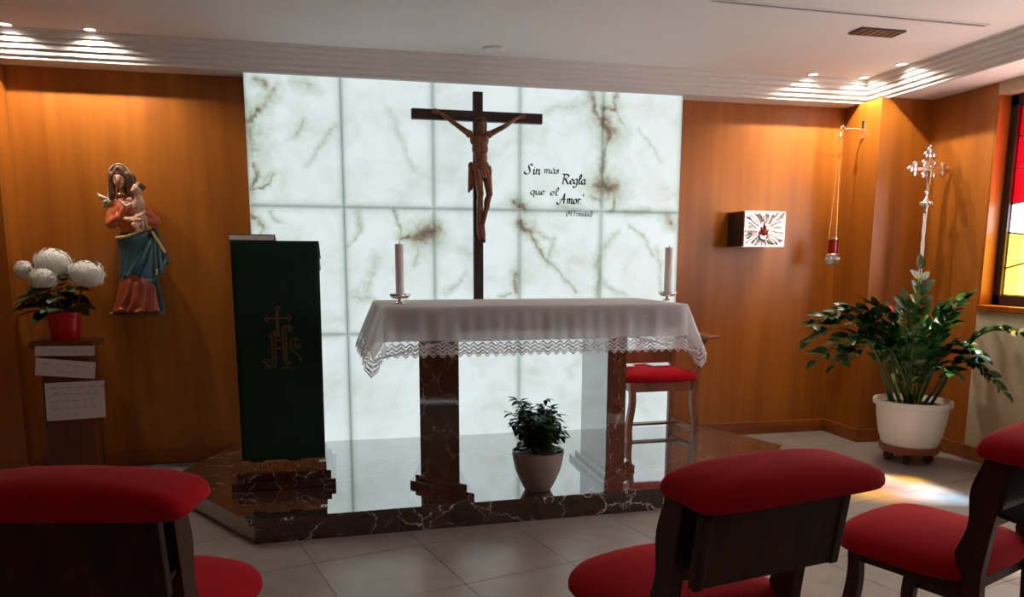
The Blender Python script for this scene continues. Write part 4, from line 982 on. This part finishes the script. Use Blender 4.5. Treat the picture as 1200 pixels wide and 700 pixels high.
# small bush on the platform
BB = atZ(630, 574, PZ); BB.z = PZ
t = thing('small_bush', 'small bushy green plant in a taupe pot at the platform edge', 'potted plant', BB)
MB().lathe([(.062, 0), (.072, .006), (.100, .06), (.124, .12), (.137, .18), (.141, .222), (.134, .224), (.129, .20)], n=40, capt=False).build('pot', 'taupe', t, 'auto')
MB().lathe([(.130, .203), (.07, .212), (.01, .215)], n=24, capb=False).build('soil', 'soil', t)
Rb = random.Random(21); tw = MB(); lv = MB()
lm = leaf_mesh('tmp', .058, .030, .3, .2, 4)
lvv = [v.co.copy() for v in lm.vertices]; lff = [tuple(p.vertices) for p in lm.polygons]
for k in range(44):
    a = Rb.uniform(0, 2 * PI); zt = Rb.uniform(.26, .50); r = (.06 + .085 * math.sin(min(1, (zt - .2) / .28) * PI * .8)) * Rb.uniform(.7, 1.1)
    tip = Vector((r * math.cos(a), r * math.sin(a), zt)); b0 = Vector((.02 * math.cos(a), .02 * math.sin(a), .20))
    pts = curve([b0, b0.lerp(tip, .5) + Vector((0, 0, .03)), tip], 9); tw.tube(pts, [.004 - .0003 * i for i in range(10)], 5)
    for j in range(2, 10):
        for q in range(3):
            aa = Rb.uniform(0, 2 * PI); d = Vector((math.cos(aa), math.sin(aa), Rb.uniform(-.3, .8))); Mx = frame(pts[j], d, Vector((0, 0, 1))); s = Rb.uniform(.7, 1.15)
            lv.add([Mx @ (v * s) for v in lvv], lff)
for k in range(26):
    a = Rb.uniform(0, 2 * PI); d = Vector((math.cos(a), math.sin(a), Rb.uniform(.1, .6))); Mx = frame(Vector((.09 * math.cos(a), .09 * math.sin(a), .215)), d, Vector((0, 0, 1))); lv.add([Mx @ v for v in lvv], lff)
stuff(tw.build('twigs', 'bark', t, True)); stuff(lv.build('foliage', 'bush_leaf', t, True))

# ------------------------------------------------------------------ statue of mother and child
SC = .00155
def sp(cx, cy, y=0):  # crop pixels (3.5x crop of the photo) -> statue metres
    return Vector(((cx - 180) * SC, y, (655 - cy) * SC))
SBp = atY(160, 369, YW - .10)
t = thing('mother_and_child_statue', 'painted carved statue of a veiled mother holding a child on the wood wall', 'statue', (SBp.x + .01, YW - .115, SBp.z))
# base
b = MB(); b.ell(sp(178, 648, .0), (.160, .090, .020), 20, 8); b.box(*[v for v in (-.15, .155, -.07, .105, .0, .018)]); blob(b, 'base', 'rock', t, .006, 3)
b = MB(); b.box(-.05, .06, .04, .115, .25, .32); b.build('wall_mount', 'dark_metal', t)
def swept(secs, name, m, fold=0, nf=9, ph=0, n=64, ridges=()):
    """secs: (cropy, xl, xr, ydepth, ycentre); interpolated, with vertical folds"""
    mb = MB(); v = []; K = []
    P = [Vector((0, 0, 0))]
    rows = 46
    ks = [s[0] for s in secs]
    def val(y, c):
        for a, b2 in zip(secs[:-1], secs[1:]):
            if a[0] <= y <= b2[0]:
                u = (y - a[0]) / (b2[0] - a[0]); u = u * u * (3 - 2 * u) * .5 + u * .5; return a[c] + (b2[c] - a[c]) * u
        return secs[-1][c]
    for j in range(rows + 1):
        y = ks[0] + (ks[-1] - ks[0]) * j / rows; xl, xr, dp, yc = [val(y, c) for c in (1, 2, 3, 4)]
        cx, hw = (xl + xr) / 2, (xr - xl) / 2; gz = j / rows
        for i in range(n):
            a = 2 * PI * i / n; fo = 1 + fold * (.35 + .65 * gz) * (math.sin(a * nf + ph + gz * 2.2) + .5 * math.sin(a * nf * 1.7 + 2 + gz * 1.3))
            p = sp(cx + hw * math.cos(a) * fo, y); p.y = yc + dp * math.sin(a) * fo; v.append(p)
    f = [(j * n + i, j * n + (i + 1) % n, (j + 1) * n + (i + 1) % n, (j + 1) * n + i) for j in range(rows) for i in range(n)] + [tuple(range(n)), tuple(range(rows * n, rows * n + n))]
    mb.add(v, f)
    def surf(x, y, inset):
        xl, xr, dp, yc = [val(y, c) for c in (1, 2, 3, 4)]; u = max(-.96, min(.96, (x - (xl + xr) / 2) / ((xr - xl) / 2)))
        p = sp(x, y); p.y = yc - dp * math.sqrt(1 - u * u) + inset; return p
    for pts, r, ins in ridges:
        q = curve([Vector((a, b2, 0)) for a, b2 in pts], 5 * (len(pts) - 1)) if len(pts) > 2 else [Vector((a, b2, 0)) for a, b2 in pts]
        q = [surf(k.x, k.y, ins) for k in q]; L = len(q)
        for i in range(L - 1): mb.cap(q[i], q[i + 1], r * (.75 + .25 * math.sin(PI * i / (L - 1))), r * (.75 + .25 * math.sin(PI * (i + 1) / (L - 1))), 8)
    return blob(mb, name, m, t, .0045, 3)
swept([(470, 135, 255, .085, -.01), (540, 120, 258, .095, -.015), (600, 105, 262, .100, -.02), (640, 88, 268, .105, -.02)], 'gown', 'gown', .045, 10, .5, ridges=[([(175, 520), (160, 580), (125, 636)], .013, .002), ([(200, 525), (190, 590), (165, 638)], .013, .002), ([(225, 530), (222, 590), (205, 638)], .013, .002), ([(245, 530), (246, 600), (240, 638)], .012, .002), ([(110, 640), (135, 630)], .016, -.006), ([(195, 640), (215, 632)], .016, -.006)])
swept([(318, 140, 262, .072, .0), (345, 126, 285, .098, .0), (420, 132, 288, .104, .0), (480, 126, 276, .104, .0), (515, 118, 270, .098, .012), (560, 106, 272, .080, .04), (645, 88, 284, .072, .05)], 'mantle', 'mantle', .018, 7, 1.2,
      ridges=[([(128, 340), (150, 352), (200, 342), (262, 312)], .019, -.002), ([(136, 358), (148, 420), (140, 500)], .014, .004), ([(266, 328), (222, 420), (172, 496)], .015, .003), ([(270, 340), (244, 440), (205, 518)], .014, .003),
              ([(276, 345), (268, 430), (256, 512)], .014, .004), ([(185, 362), (178, 420), (168, 470)], .012, .004), ([(160, 490), (132, 545), (96, 636)], .017, .0), ([(165, 500), (205, 520), (258, 512)], .014, .002), ([(262, 515), (268, 580), (276, 640)], .016, .002), ([(115, 570), (108, 640)], .012, .002)])
b = MB()   # the end of the mantle falling from her left arm
b.cap(sp(272, 312, -.045), sp(300, 400, -.02), .022, .020); b.cap(sp(284, 330, -.05), sp(286, 470, -.05), .016, .020); b.cap(sp(296, 390, -.02), sp(312, 440, -.005), .018, .014); b.cap(sp(304, 400, -.01), sp(290, 478, -.03), .016, .012); b.cap(sp(270, 340, -.06), sp(268, 476, -.06), .014, .016)
blob(b, 'mantle_end', 'mantle', t, .005, 3)
b = MB(); b.cap(sp(136, 342, -.092), sp(180, 336, -.108), .009, .010); b.cap(sp(180, 336, -.108), sp(232, 312, -.10), .010, .008); blob(b, 'gilded_belt', 'gilt', t, .004, 3)
b = MB(); b.cap(sp(268, 318, -.070), sp(306, 395, -.050), .010, .012); blob(b, 'gilded_lining', 'gilt', t, .004, 3)
b = MB(); b.cap(sp(272, 470, -.062), sp(270, 486, -.06), .014, .010); blob(b, 'gilded_lining', 'gilt', t, .004, 3)
b = MB(); b.tube([sp(158 + 17 * math.cos(a), 172 + 5 * math.sin(-a), -.022 - .034 * abs(math.sin(a))) for a in [PI * k / 12 for k in range(13)]], .0045, 8); b.build('gilded_collar', 'gilt', t, True)
b = MB()   # torso in salmon robe, with sleeves
b.ell(sp(162, 240, -.005), (.078, .062, .105)); b.ell(sp(160, 205, -.005), (.084, .055, .05)); b.ell(sp(185, 300, -.01), (.074, .068, .06)); b.ell(sp(165, 235, -.05), (.05, .03, .06))
b.cap(sp(118, 205, .0), sp(112, 285, -.035), .036, .034); b.cap(sp(112, 285, -.035), sp(150, 262, -.085), .032, .022)
b.cap(sp(210, 205, .0), sp(275, 272, -.025), .034, .032); b.cap(sp(278, 275, -.025), sp(228, 270, -.095), .031, .022)
b.cap(sp(150, 262, -.085), sp(180, 222, -.090), .018, .016)
for k in range(5): b.cap(sp(140 + k * 14, 245, -.070), sp(160 + k * 10, 315, -.075), .008, .009, 8)
blob(b, 'robe', 'salmon', t, .005, 3)
b = MB(); b.cap(sp(158, 175, -.012), sp(156, 140, -.018), .022, .021)
b.ell(sp(155, 112, -.038), (.036, .040, .052)); b.ell(sp(157, 138, -.052), (.018, .018, .016)); b.cap(sp(154, 104, -.076), sp(156, 118, -.084), .006, .008, 8)
b.ell(sp(145, 126, -.062), (.012, .012, .012)); b.ell(sp(166, 126, -.062), (.012, .012, .012)); b.cap(sp(149, 130, -.068), sp(164, 130, -.068), .0055, .0055, 8)
blob(b, 'face', 'skin', t, .0035, 2)
b = MB(); b.ell(sp(145, 103, -.073), (.006, .004, .003), 8, 6); b.ell(sp(165, 103, -.073), (.006, .004, .003), 8, 6); b.build('eyes', 'hair', t, True)
b = MB(); b.ell(sp(156, 92, -.022), (.048, .050, .054))
for x0, x1 in ((126, 118), (132, 128), (186, 196), (180, 190)): b.cap(sp(x0, 92, -.04), sp(x1, 185, -.036), .018, .012)
for k in range(8): b.cap(sp(156, 66, -.064), sp(122 + k * 9.7, 92 + abs(k - 3.5) * 6, -.050), .007, .009, 8)
for sx in (-1, 1):
    for k in range(3): b.cap(sp(156 + sx * (27 + k * 5), 100, -.052 + .012 * k), sp(156 + sx * (33 + k * 6), 180 - k * 6, -.050 + .012 * k), .009, .007, 8)
b.cap(sp(156, 105, .0), sp(158, 175, .008), .034, .030)
b.cap(sp(198, 100, -.01), sp(200, 190, .0), .022, .018)
blob(b, 'hair', 'hair', t, .004, 2)
b = MB(); b.ell(sp(156, 88, -.006), (.053, .050, .062))
for x0, x1, x2 in ((124, 116, 106), (190, 204, 224)): b.cap(sp(x0, 84, -.014), sp(x1, 130, .004), .016, .015); b.cap(sp(x1, 130, .004), sp(x2, 205, .010), .015, .024)
for k in range(5): b.cap(sp(112 + k * 5, 196 - k * 4, -.030), sp(70 + k * 8, 168 + k * 11, -.036 - .006 * (k % 2)), .011, .009, 8)
b.cap(sp(116, 200, -.035), sp(92, 214, -.03), .014, .012)
for k in range(7): a = PI * (k / 6); b.cap(sp(156 - 37 * math.cos(a), 92 - 42 * math.sin(a), -.034), sp(156 - 37 * math.cos(a + .45), 92 - 42 * math.sin(a + .45), -.034), .007, .007, 8)
blob(b, 'veil', 'veil', t, .004, 2)
b = MB(); b.cap(sp(150, 131, -.0755), sp(161, 131, -.0755), .0035, .0035, 8); b.build('lips', 'gown', t, True)
def hand(o, d, upv, name, m=('skin'), s=1.0):
    h = MB(); F = frame(o, d, upv) @ Matrix.Scale(s, 4)
    g = lambda x, y, z: F @ Vector((x, y, z))
    h.cap(g(-.012, 0, 0), g(.018, 0, 0), .013 * s, .013 * s)
    for k, ln in enumerate((.030, .036, .034, .026)):
        y = -.013 + k * .0088; h.cap(g(.018, y, 0), g(.018 + ln * .55, y, .003), .0055 * s, .005 * s, 8); h.cap(g(.018 + ln * .55, y, .003), g(.018 + ln, y, -.006), .005 * s, .004 * s, 8)
    h.cap(g(-.004, -.012, 0), g(.018, -.026, -.004), .006 * s, .0045 * s, 8)
    return blob(h, name, m, t, .003, 1)
hand(sp(184, 214, -.094), Vector((.5, -.1, .85)), Vector((0, -1, 0)), 'hand')
hand(sp(226, 272, -.118), Vector((-1, -.15, .05)), Vector((0, -.6, .8)), 'hand')
# the child on her arm
b = MB(); b.ell(sp(222, 218, -.085), (.034, .032, .050)); b.ell(sp(228, 262, -.085), (.036, .034, .036)); b.cap(sp(222, 190, -.085), sp(226, 168, -.085), .017, .016)
b.ell(sp(226, 150, -.088), (.032, .034, .036)); b.ell(sp(212, 158, -.108), (.014, .014, .014)); b.cap(sp(216, 152, -.118), sp(213, 158, -.122), .0045, .005, 8)
b.cap(sp(206, 205, -.09), sp(185, 218, -.108), .014, .011); b.cap(sp(185, 218, -.108), sp(168, 206, -.105), .011, .008); b.cap(sp(238, 205, -.085), sp(248, 240, -.095), .014, .011); b.cap(sp(248, 240, -.095), sp(232, 256, -.118), .011, .009)
b.cap(sp(218, 270, -.09), sp(192, 272, -.125), .022, .018); b.cap(sp(192, 272, -.125), sp(178, 268, -.118), .017, .013); b.cap(sp(230, 275, -.095), sp(212, 292, -.130), .022, .018); b.cap(sp(212, 292, -.130), sp(225, 312, -.120), .016, .012)
b.cap(sp(225, 312, -.120), sp(216, 318, -.132), .010, .007)
for k in range(3): b.cap(sp(168, 206 - k * 3, -.105), sp(160, 204 - k * 5, -.108), .004, .003, 6)
blob(b, 'child', 'skin_child', t, .004, 2)
b = MB(); b.ell(sp(232, 142, -.080), (.034, .036, .034))
for k in range(7): b.ell(sp(214 + k * 6, 128 + abs(k - 3) * 4, -.098 + .006 * k), (.012, .012, .011), 10, 6)
blob(b, 'child_hair', 'hair', t, .004, 1)
b = MB(); 
for k in range(5): b.cap(sp(206 - k * 1.5, 262 + k * 6, -.112 - .006 * (k % 2)), sp(248 - k * 3, 256 + k * 8, -.090), .009, .010, 8)
b.cap(sp(246, 262, -.09), sp(250, 300, -.08), .016, .010); b.cap(sp(236, 268, -.10), sp(236, 308, -.095), .012, .009)
blob(b, 'swaddling_cloth', 'veil', t, .004, 2)

# ------------------------------------------------------------------ tabernacle
TY = -.115
t = thing('tabernacle', 'silver relief tabernacle box with red flame on the right wood wall', 'tabernacle', (3.63, YW, 1.607))
MB().box(-.165, .160, TY - YW + .012, 0, -.125, .125).build('box', 'dark_metal', t, bevel=.003)
MB().box(-.172, .120, TY - YW + .004, 0, .125, .133).build('top_plate', 'silver', t, bevel=.002); MB().box(-.172, .120, TY - YW + .004, 0, -.133, -.125).build('bottom_plate', 'silver', t, bevel=.002)
dr = MB().box(-.165, .168, TY - YW - .004, TY - YW + .012, -.129, .129).build('door', 'silver_relief', t, bevel=.002)
rays = MB(); Rt = random.Random(4); fx, fz = -.005, -.01; yd = TY - YW - .004
for k in range(46):
    a = 2 * PI * k / 46 + Rt.uniform(-.05, .05); d = Vector((math.cos(a), math.sin(a))); r0 = .052 + Rt.uniform(0, .012)
    lim = min((.162 - fx * (1 if d.x > 0 else -1)) / max(abs(d.x), 1e-3), (.124 - fz * (1 if d.y > 0 else -1)) / max(abs(d.y), 1e-3)); r1 = lim * Rt.uniform(.8, .99)
    if r1 < r0 + .02: continue
    e = Vector((-d.y, d.x)); w = Rt.uniform(.003, .0075); h_ = Rt.uniform(.006, .013)
    p0 = Vector((fx, fz)) + d * r0; p1 = Vector((fx, fz)) + d * r1; bnd = e * Rt.uniform(-.008, .008); pm = p0.lerp(p1, .5) + bnd
    X3 = lambda q, y: (q.x, yd - y, q.y)
    rays.add([X3(p0 - e * w * .4, 0), X3(p0 + e * w * .4, 0), X3(pm + e * w, 0), X3(pm - e * w, 0), X3(p1 + e * w * 1.3, 0), X3(p1 - e * w * 1.3, 0), X3(p0, h_ * .6), X3(pm, h_), X3(p1, h_ * .7)],
             [(0, 3, 7, 6), (1, 6, 7, 2), (3, 5, 8, 7), (2, 7, 8, 4), (5, 4, 8), (0, 6, 1)])
rays.build('rays', 'silver_relief', dr)
for k, (dx, h_, w) in enumerate(((0, .095, .017), (-.016, .062, .012), (.016, .066, .012), (-.028, .036, .009), (.028, .038, .009))):
    fm = MB(); z0 = fz - .040 + abs(dx) * .3; n = 9; v = []
    for i in range(n + 1):
        s = i / n; ww = w * math.sin(PI * min(.999, s ** .6)) if i < n else .0005; bx = fx + dx + .006 * math.sin(s * 4 + k)
        v += [(bx - ww - .0003, yd - .003, z0 + h_ * s), (bx, yd - .014, z0 + h_ * s), (bx + ww + .0003, yd - .003, z0 + h_ * s)]
    fm.add(v, [q for i in range(n) for q in ((i * 3, i * 3 + 1, i * 3 + 4, i * 3 + 3), (i * 3 + 1, i * 3 + 2, i * 3 + 5, i * 3 + 4))]).build('flame', 'red_enamel', dr, True)
cb = MB(); cb.tube(curve([(fx - .04, yd - .006, fz - .03), (fx - .028, yd - .010, fz - .058), (fx, yd - .012, fz - .066), (fx + .028, yd - .010, fz - .058), (fx + .04, yd - .006, fz - .03)], 16), .006, 8); cb.build('flame_bowl', 'silver', dr, True)

# ------------------------------------------------------------------ sanctuary lamp
br_ = Vector((CX, -.105, 2.345))
t = thing('sanctuary_lamp', 'hanging sanctuary lamp with red glass on chains from a silver wall bracket', 'lamp', br_)
MB().box(-.008, 0, -.018, .018, -.065, .065).build('wall_plate', 'silver', t, bevel=.003)
MB().tube(curve([(-.005, 0, 0), (-.09, 0, .004), (-.155, 0, .0), (-.172, 0, .018), (-.188, 0, .010), (-.190, 0, -.012)], 20), .005, 8).build('arm', 'silver', t, True)
MB().lathe([(.010, -.05), (.018, -.044), (.010, -.036), (.006, -.012)], (-.190, 0, -.012), 14).build('hook_cap', 'silver', t, True)
hc = Vector((-.190, 0, -.06)); lz = -.80
for k in range(3):
    a = k * 2 * PI / 3 + .5; e = Vector((-.19 + .034 * math.cos(a), .034 * math.sin(a), lz))
    mb = MB(); nL = 46
    for i in range(nL):
        p0 = hc.lerp(e, i / nL); p1 = hc.lerp(e, (i + .8) / nL)
        mb.tube([p0, p0.lerp(p1, .5) + Vector((.002 * (i % 2), .002 * ((i + 1) % 2), 0)), p1], .0016, 4)
    mb.build('chain', 'brass', t)
MB().lathe([(.034, lz), (.036, lz - .01), (.036, lz - .125), (.030, lz - .13)], (-.19, 0, 0), 24, capt=False, capb=False).build('ruby_glass', 'lamp_red', t, 'auto')
MB().lathe([(.037, lz + .004), (.039, lz - .002), (.037, lz - .010)], (-.19, 0, 0), 24, capb=False, capt=False).build('glass_ring', 'silver', t, True)
MB().lathe([(.014, lz - .12), (.014, lz - .02)], (-.19, 0, 0), 14).build('inner_candle', 'wax', t)
cg = MB()
cg.lathe([(.040, lz - .115), (.046, lz - .12), (.046, lz - .16), (.044, lz - .195), (.030, lz - .20)], (-.19, 0, 0), 8); cg.build('silver_cup', 'silver_relief', t)
for k in range(8):
    a = 2 * PI * k / 8; MB().ell((-.19 + .046 * math.cos(a), .046 * math.sin(a), lz - .155), (.009, .009, .016), 8, 6).build('cup_boss', 'silver', t, True)

# ------------------------------------------------------------------ processional cross
PX = Vector((4.655, -.52, 0))
t = thing('processional_cross', 'silver processional cross with trefoil ends on a pale twisted pole', 'processional cross', PX)
MB().lathe([(.12, 0), (.12, .012), (.04, .03), (.022, .05), (.02, .12)], n=28).build('stand', 'dark_metal', t, 'auto')
ph = 1.73; mb = MB(); ns = 12; rows = 130; v = []
for j in range(rows + 1):
    z = .05 + (ph - .05) * j / rows
    for i in range(ns):
        a = 2 * PI * i / ns; r = .0115 * (1 + .14 * math.cos(2 * a + z * 60)); v.append((r * math.cos(a), r * math.sin(a), z))
mb.add(v, [(j * ns + i, j * ns + (i + 1) % ns, (j + 1) * ns + (i + 1) % ns, (j + 1) * ns + i) for j in range(rows) for i in range(ns)] + [tuple(range(rows * ns, rows * ns + ns))])
mb.build('pole', 'white_plastic', t, True)
kn = MB().lathe([(.010, ph - .02), (.016, ph), (.012, ph + .012), (.032, ph + .035), (.036, ph + .05), (.030, ph + .066), (.012, ph + .09), (.010, ph + .11)], n=18).build('knop', 'silver', t, True)
for k in range(8):
    a = 2 * PI * k / 8; MB().ell((.034 * math.cos(a), .034 * math.sin(a), ph + .05), (.011, .011, .016), 8, 6).build('knop_boss', 'silver_relief', kn, True)
cz = 2.02
A_ = MB(); A_.box(-.012, .012, -.006, .006, ph + .10, cz + .09); A_.build('upright', 'silver', t, bevel=.003)
MB().box(-.11, .11, -.006, .006, cz - .012, cz + .012).build('crossarm', 'silver', t, bevel=.003)
for dx, dz in ((-1, 0), (1, 0), (0, 1)):
    c = Vector((dx * .115, 0, cz + dz * .10)); m_ = MB(); d = Vector((dx, 0, dz)); e = Vector((dz, 0, dx))
    for off_, r in ((d * .030, .026), (e * .030, .024), (e * -.030, .024), (Vector((0, 0, 0)), .026)): m_.ell(c + off_, (r, .010, r), 12, 8)
    m_.ell(c + d * .056, (.008, .006, .008), 8, 6); m_.build('trefoil', 'silver_relief', t, True)
m_ = MB()
for k in range(16):
    a = 2 * PI * k / 16; m_.cap((.02 * math.cos(a), 0, cz + .02 * math.sin(a)), ((.062 if k % 2 else .048) * math.cos(a), 0, cz + (.062 if k % 2 else .048) * math.sin(a)), .005, .002, 6)
m_.build('ray_burst', 'silver_relief', t, True)
for dx, dz in ((1, 1), (-1, 1), (1, -1), (-1, -1)): MB().ell((dx * .042, 0, cz + dz * .042), (.024, .010, .024), 10, 6).build('scroll', 'silver_relief', t, True)
m_ = MB(); m_.ell((0, 0, cz - .165), (.022, .010, .022), 12, 8); m_.build('lower_boss', 'silver_relief', t, True)
f_ = MB(); f_.cap((0, -.012, cz - .01), (0, -.012, cz - .05), .010, .008); f_.cap((0, -.012, cz - .05), (.003, -.012, cz - .11), .008, .004); f_.ell((0, -.014, cz + .008), (.008, .008, .010), 8, 6)
f_.cap((-.006, -.012, cz - .012), (-.055, -.010, cz + .006), .005, .003); f_.cap((.006, -.012, cz - .012), (.055, -.010, cz + .006), .005, .003)
blob(f_, 'small_figure', 'brass', t, .003, 1)
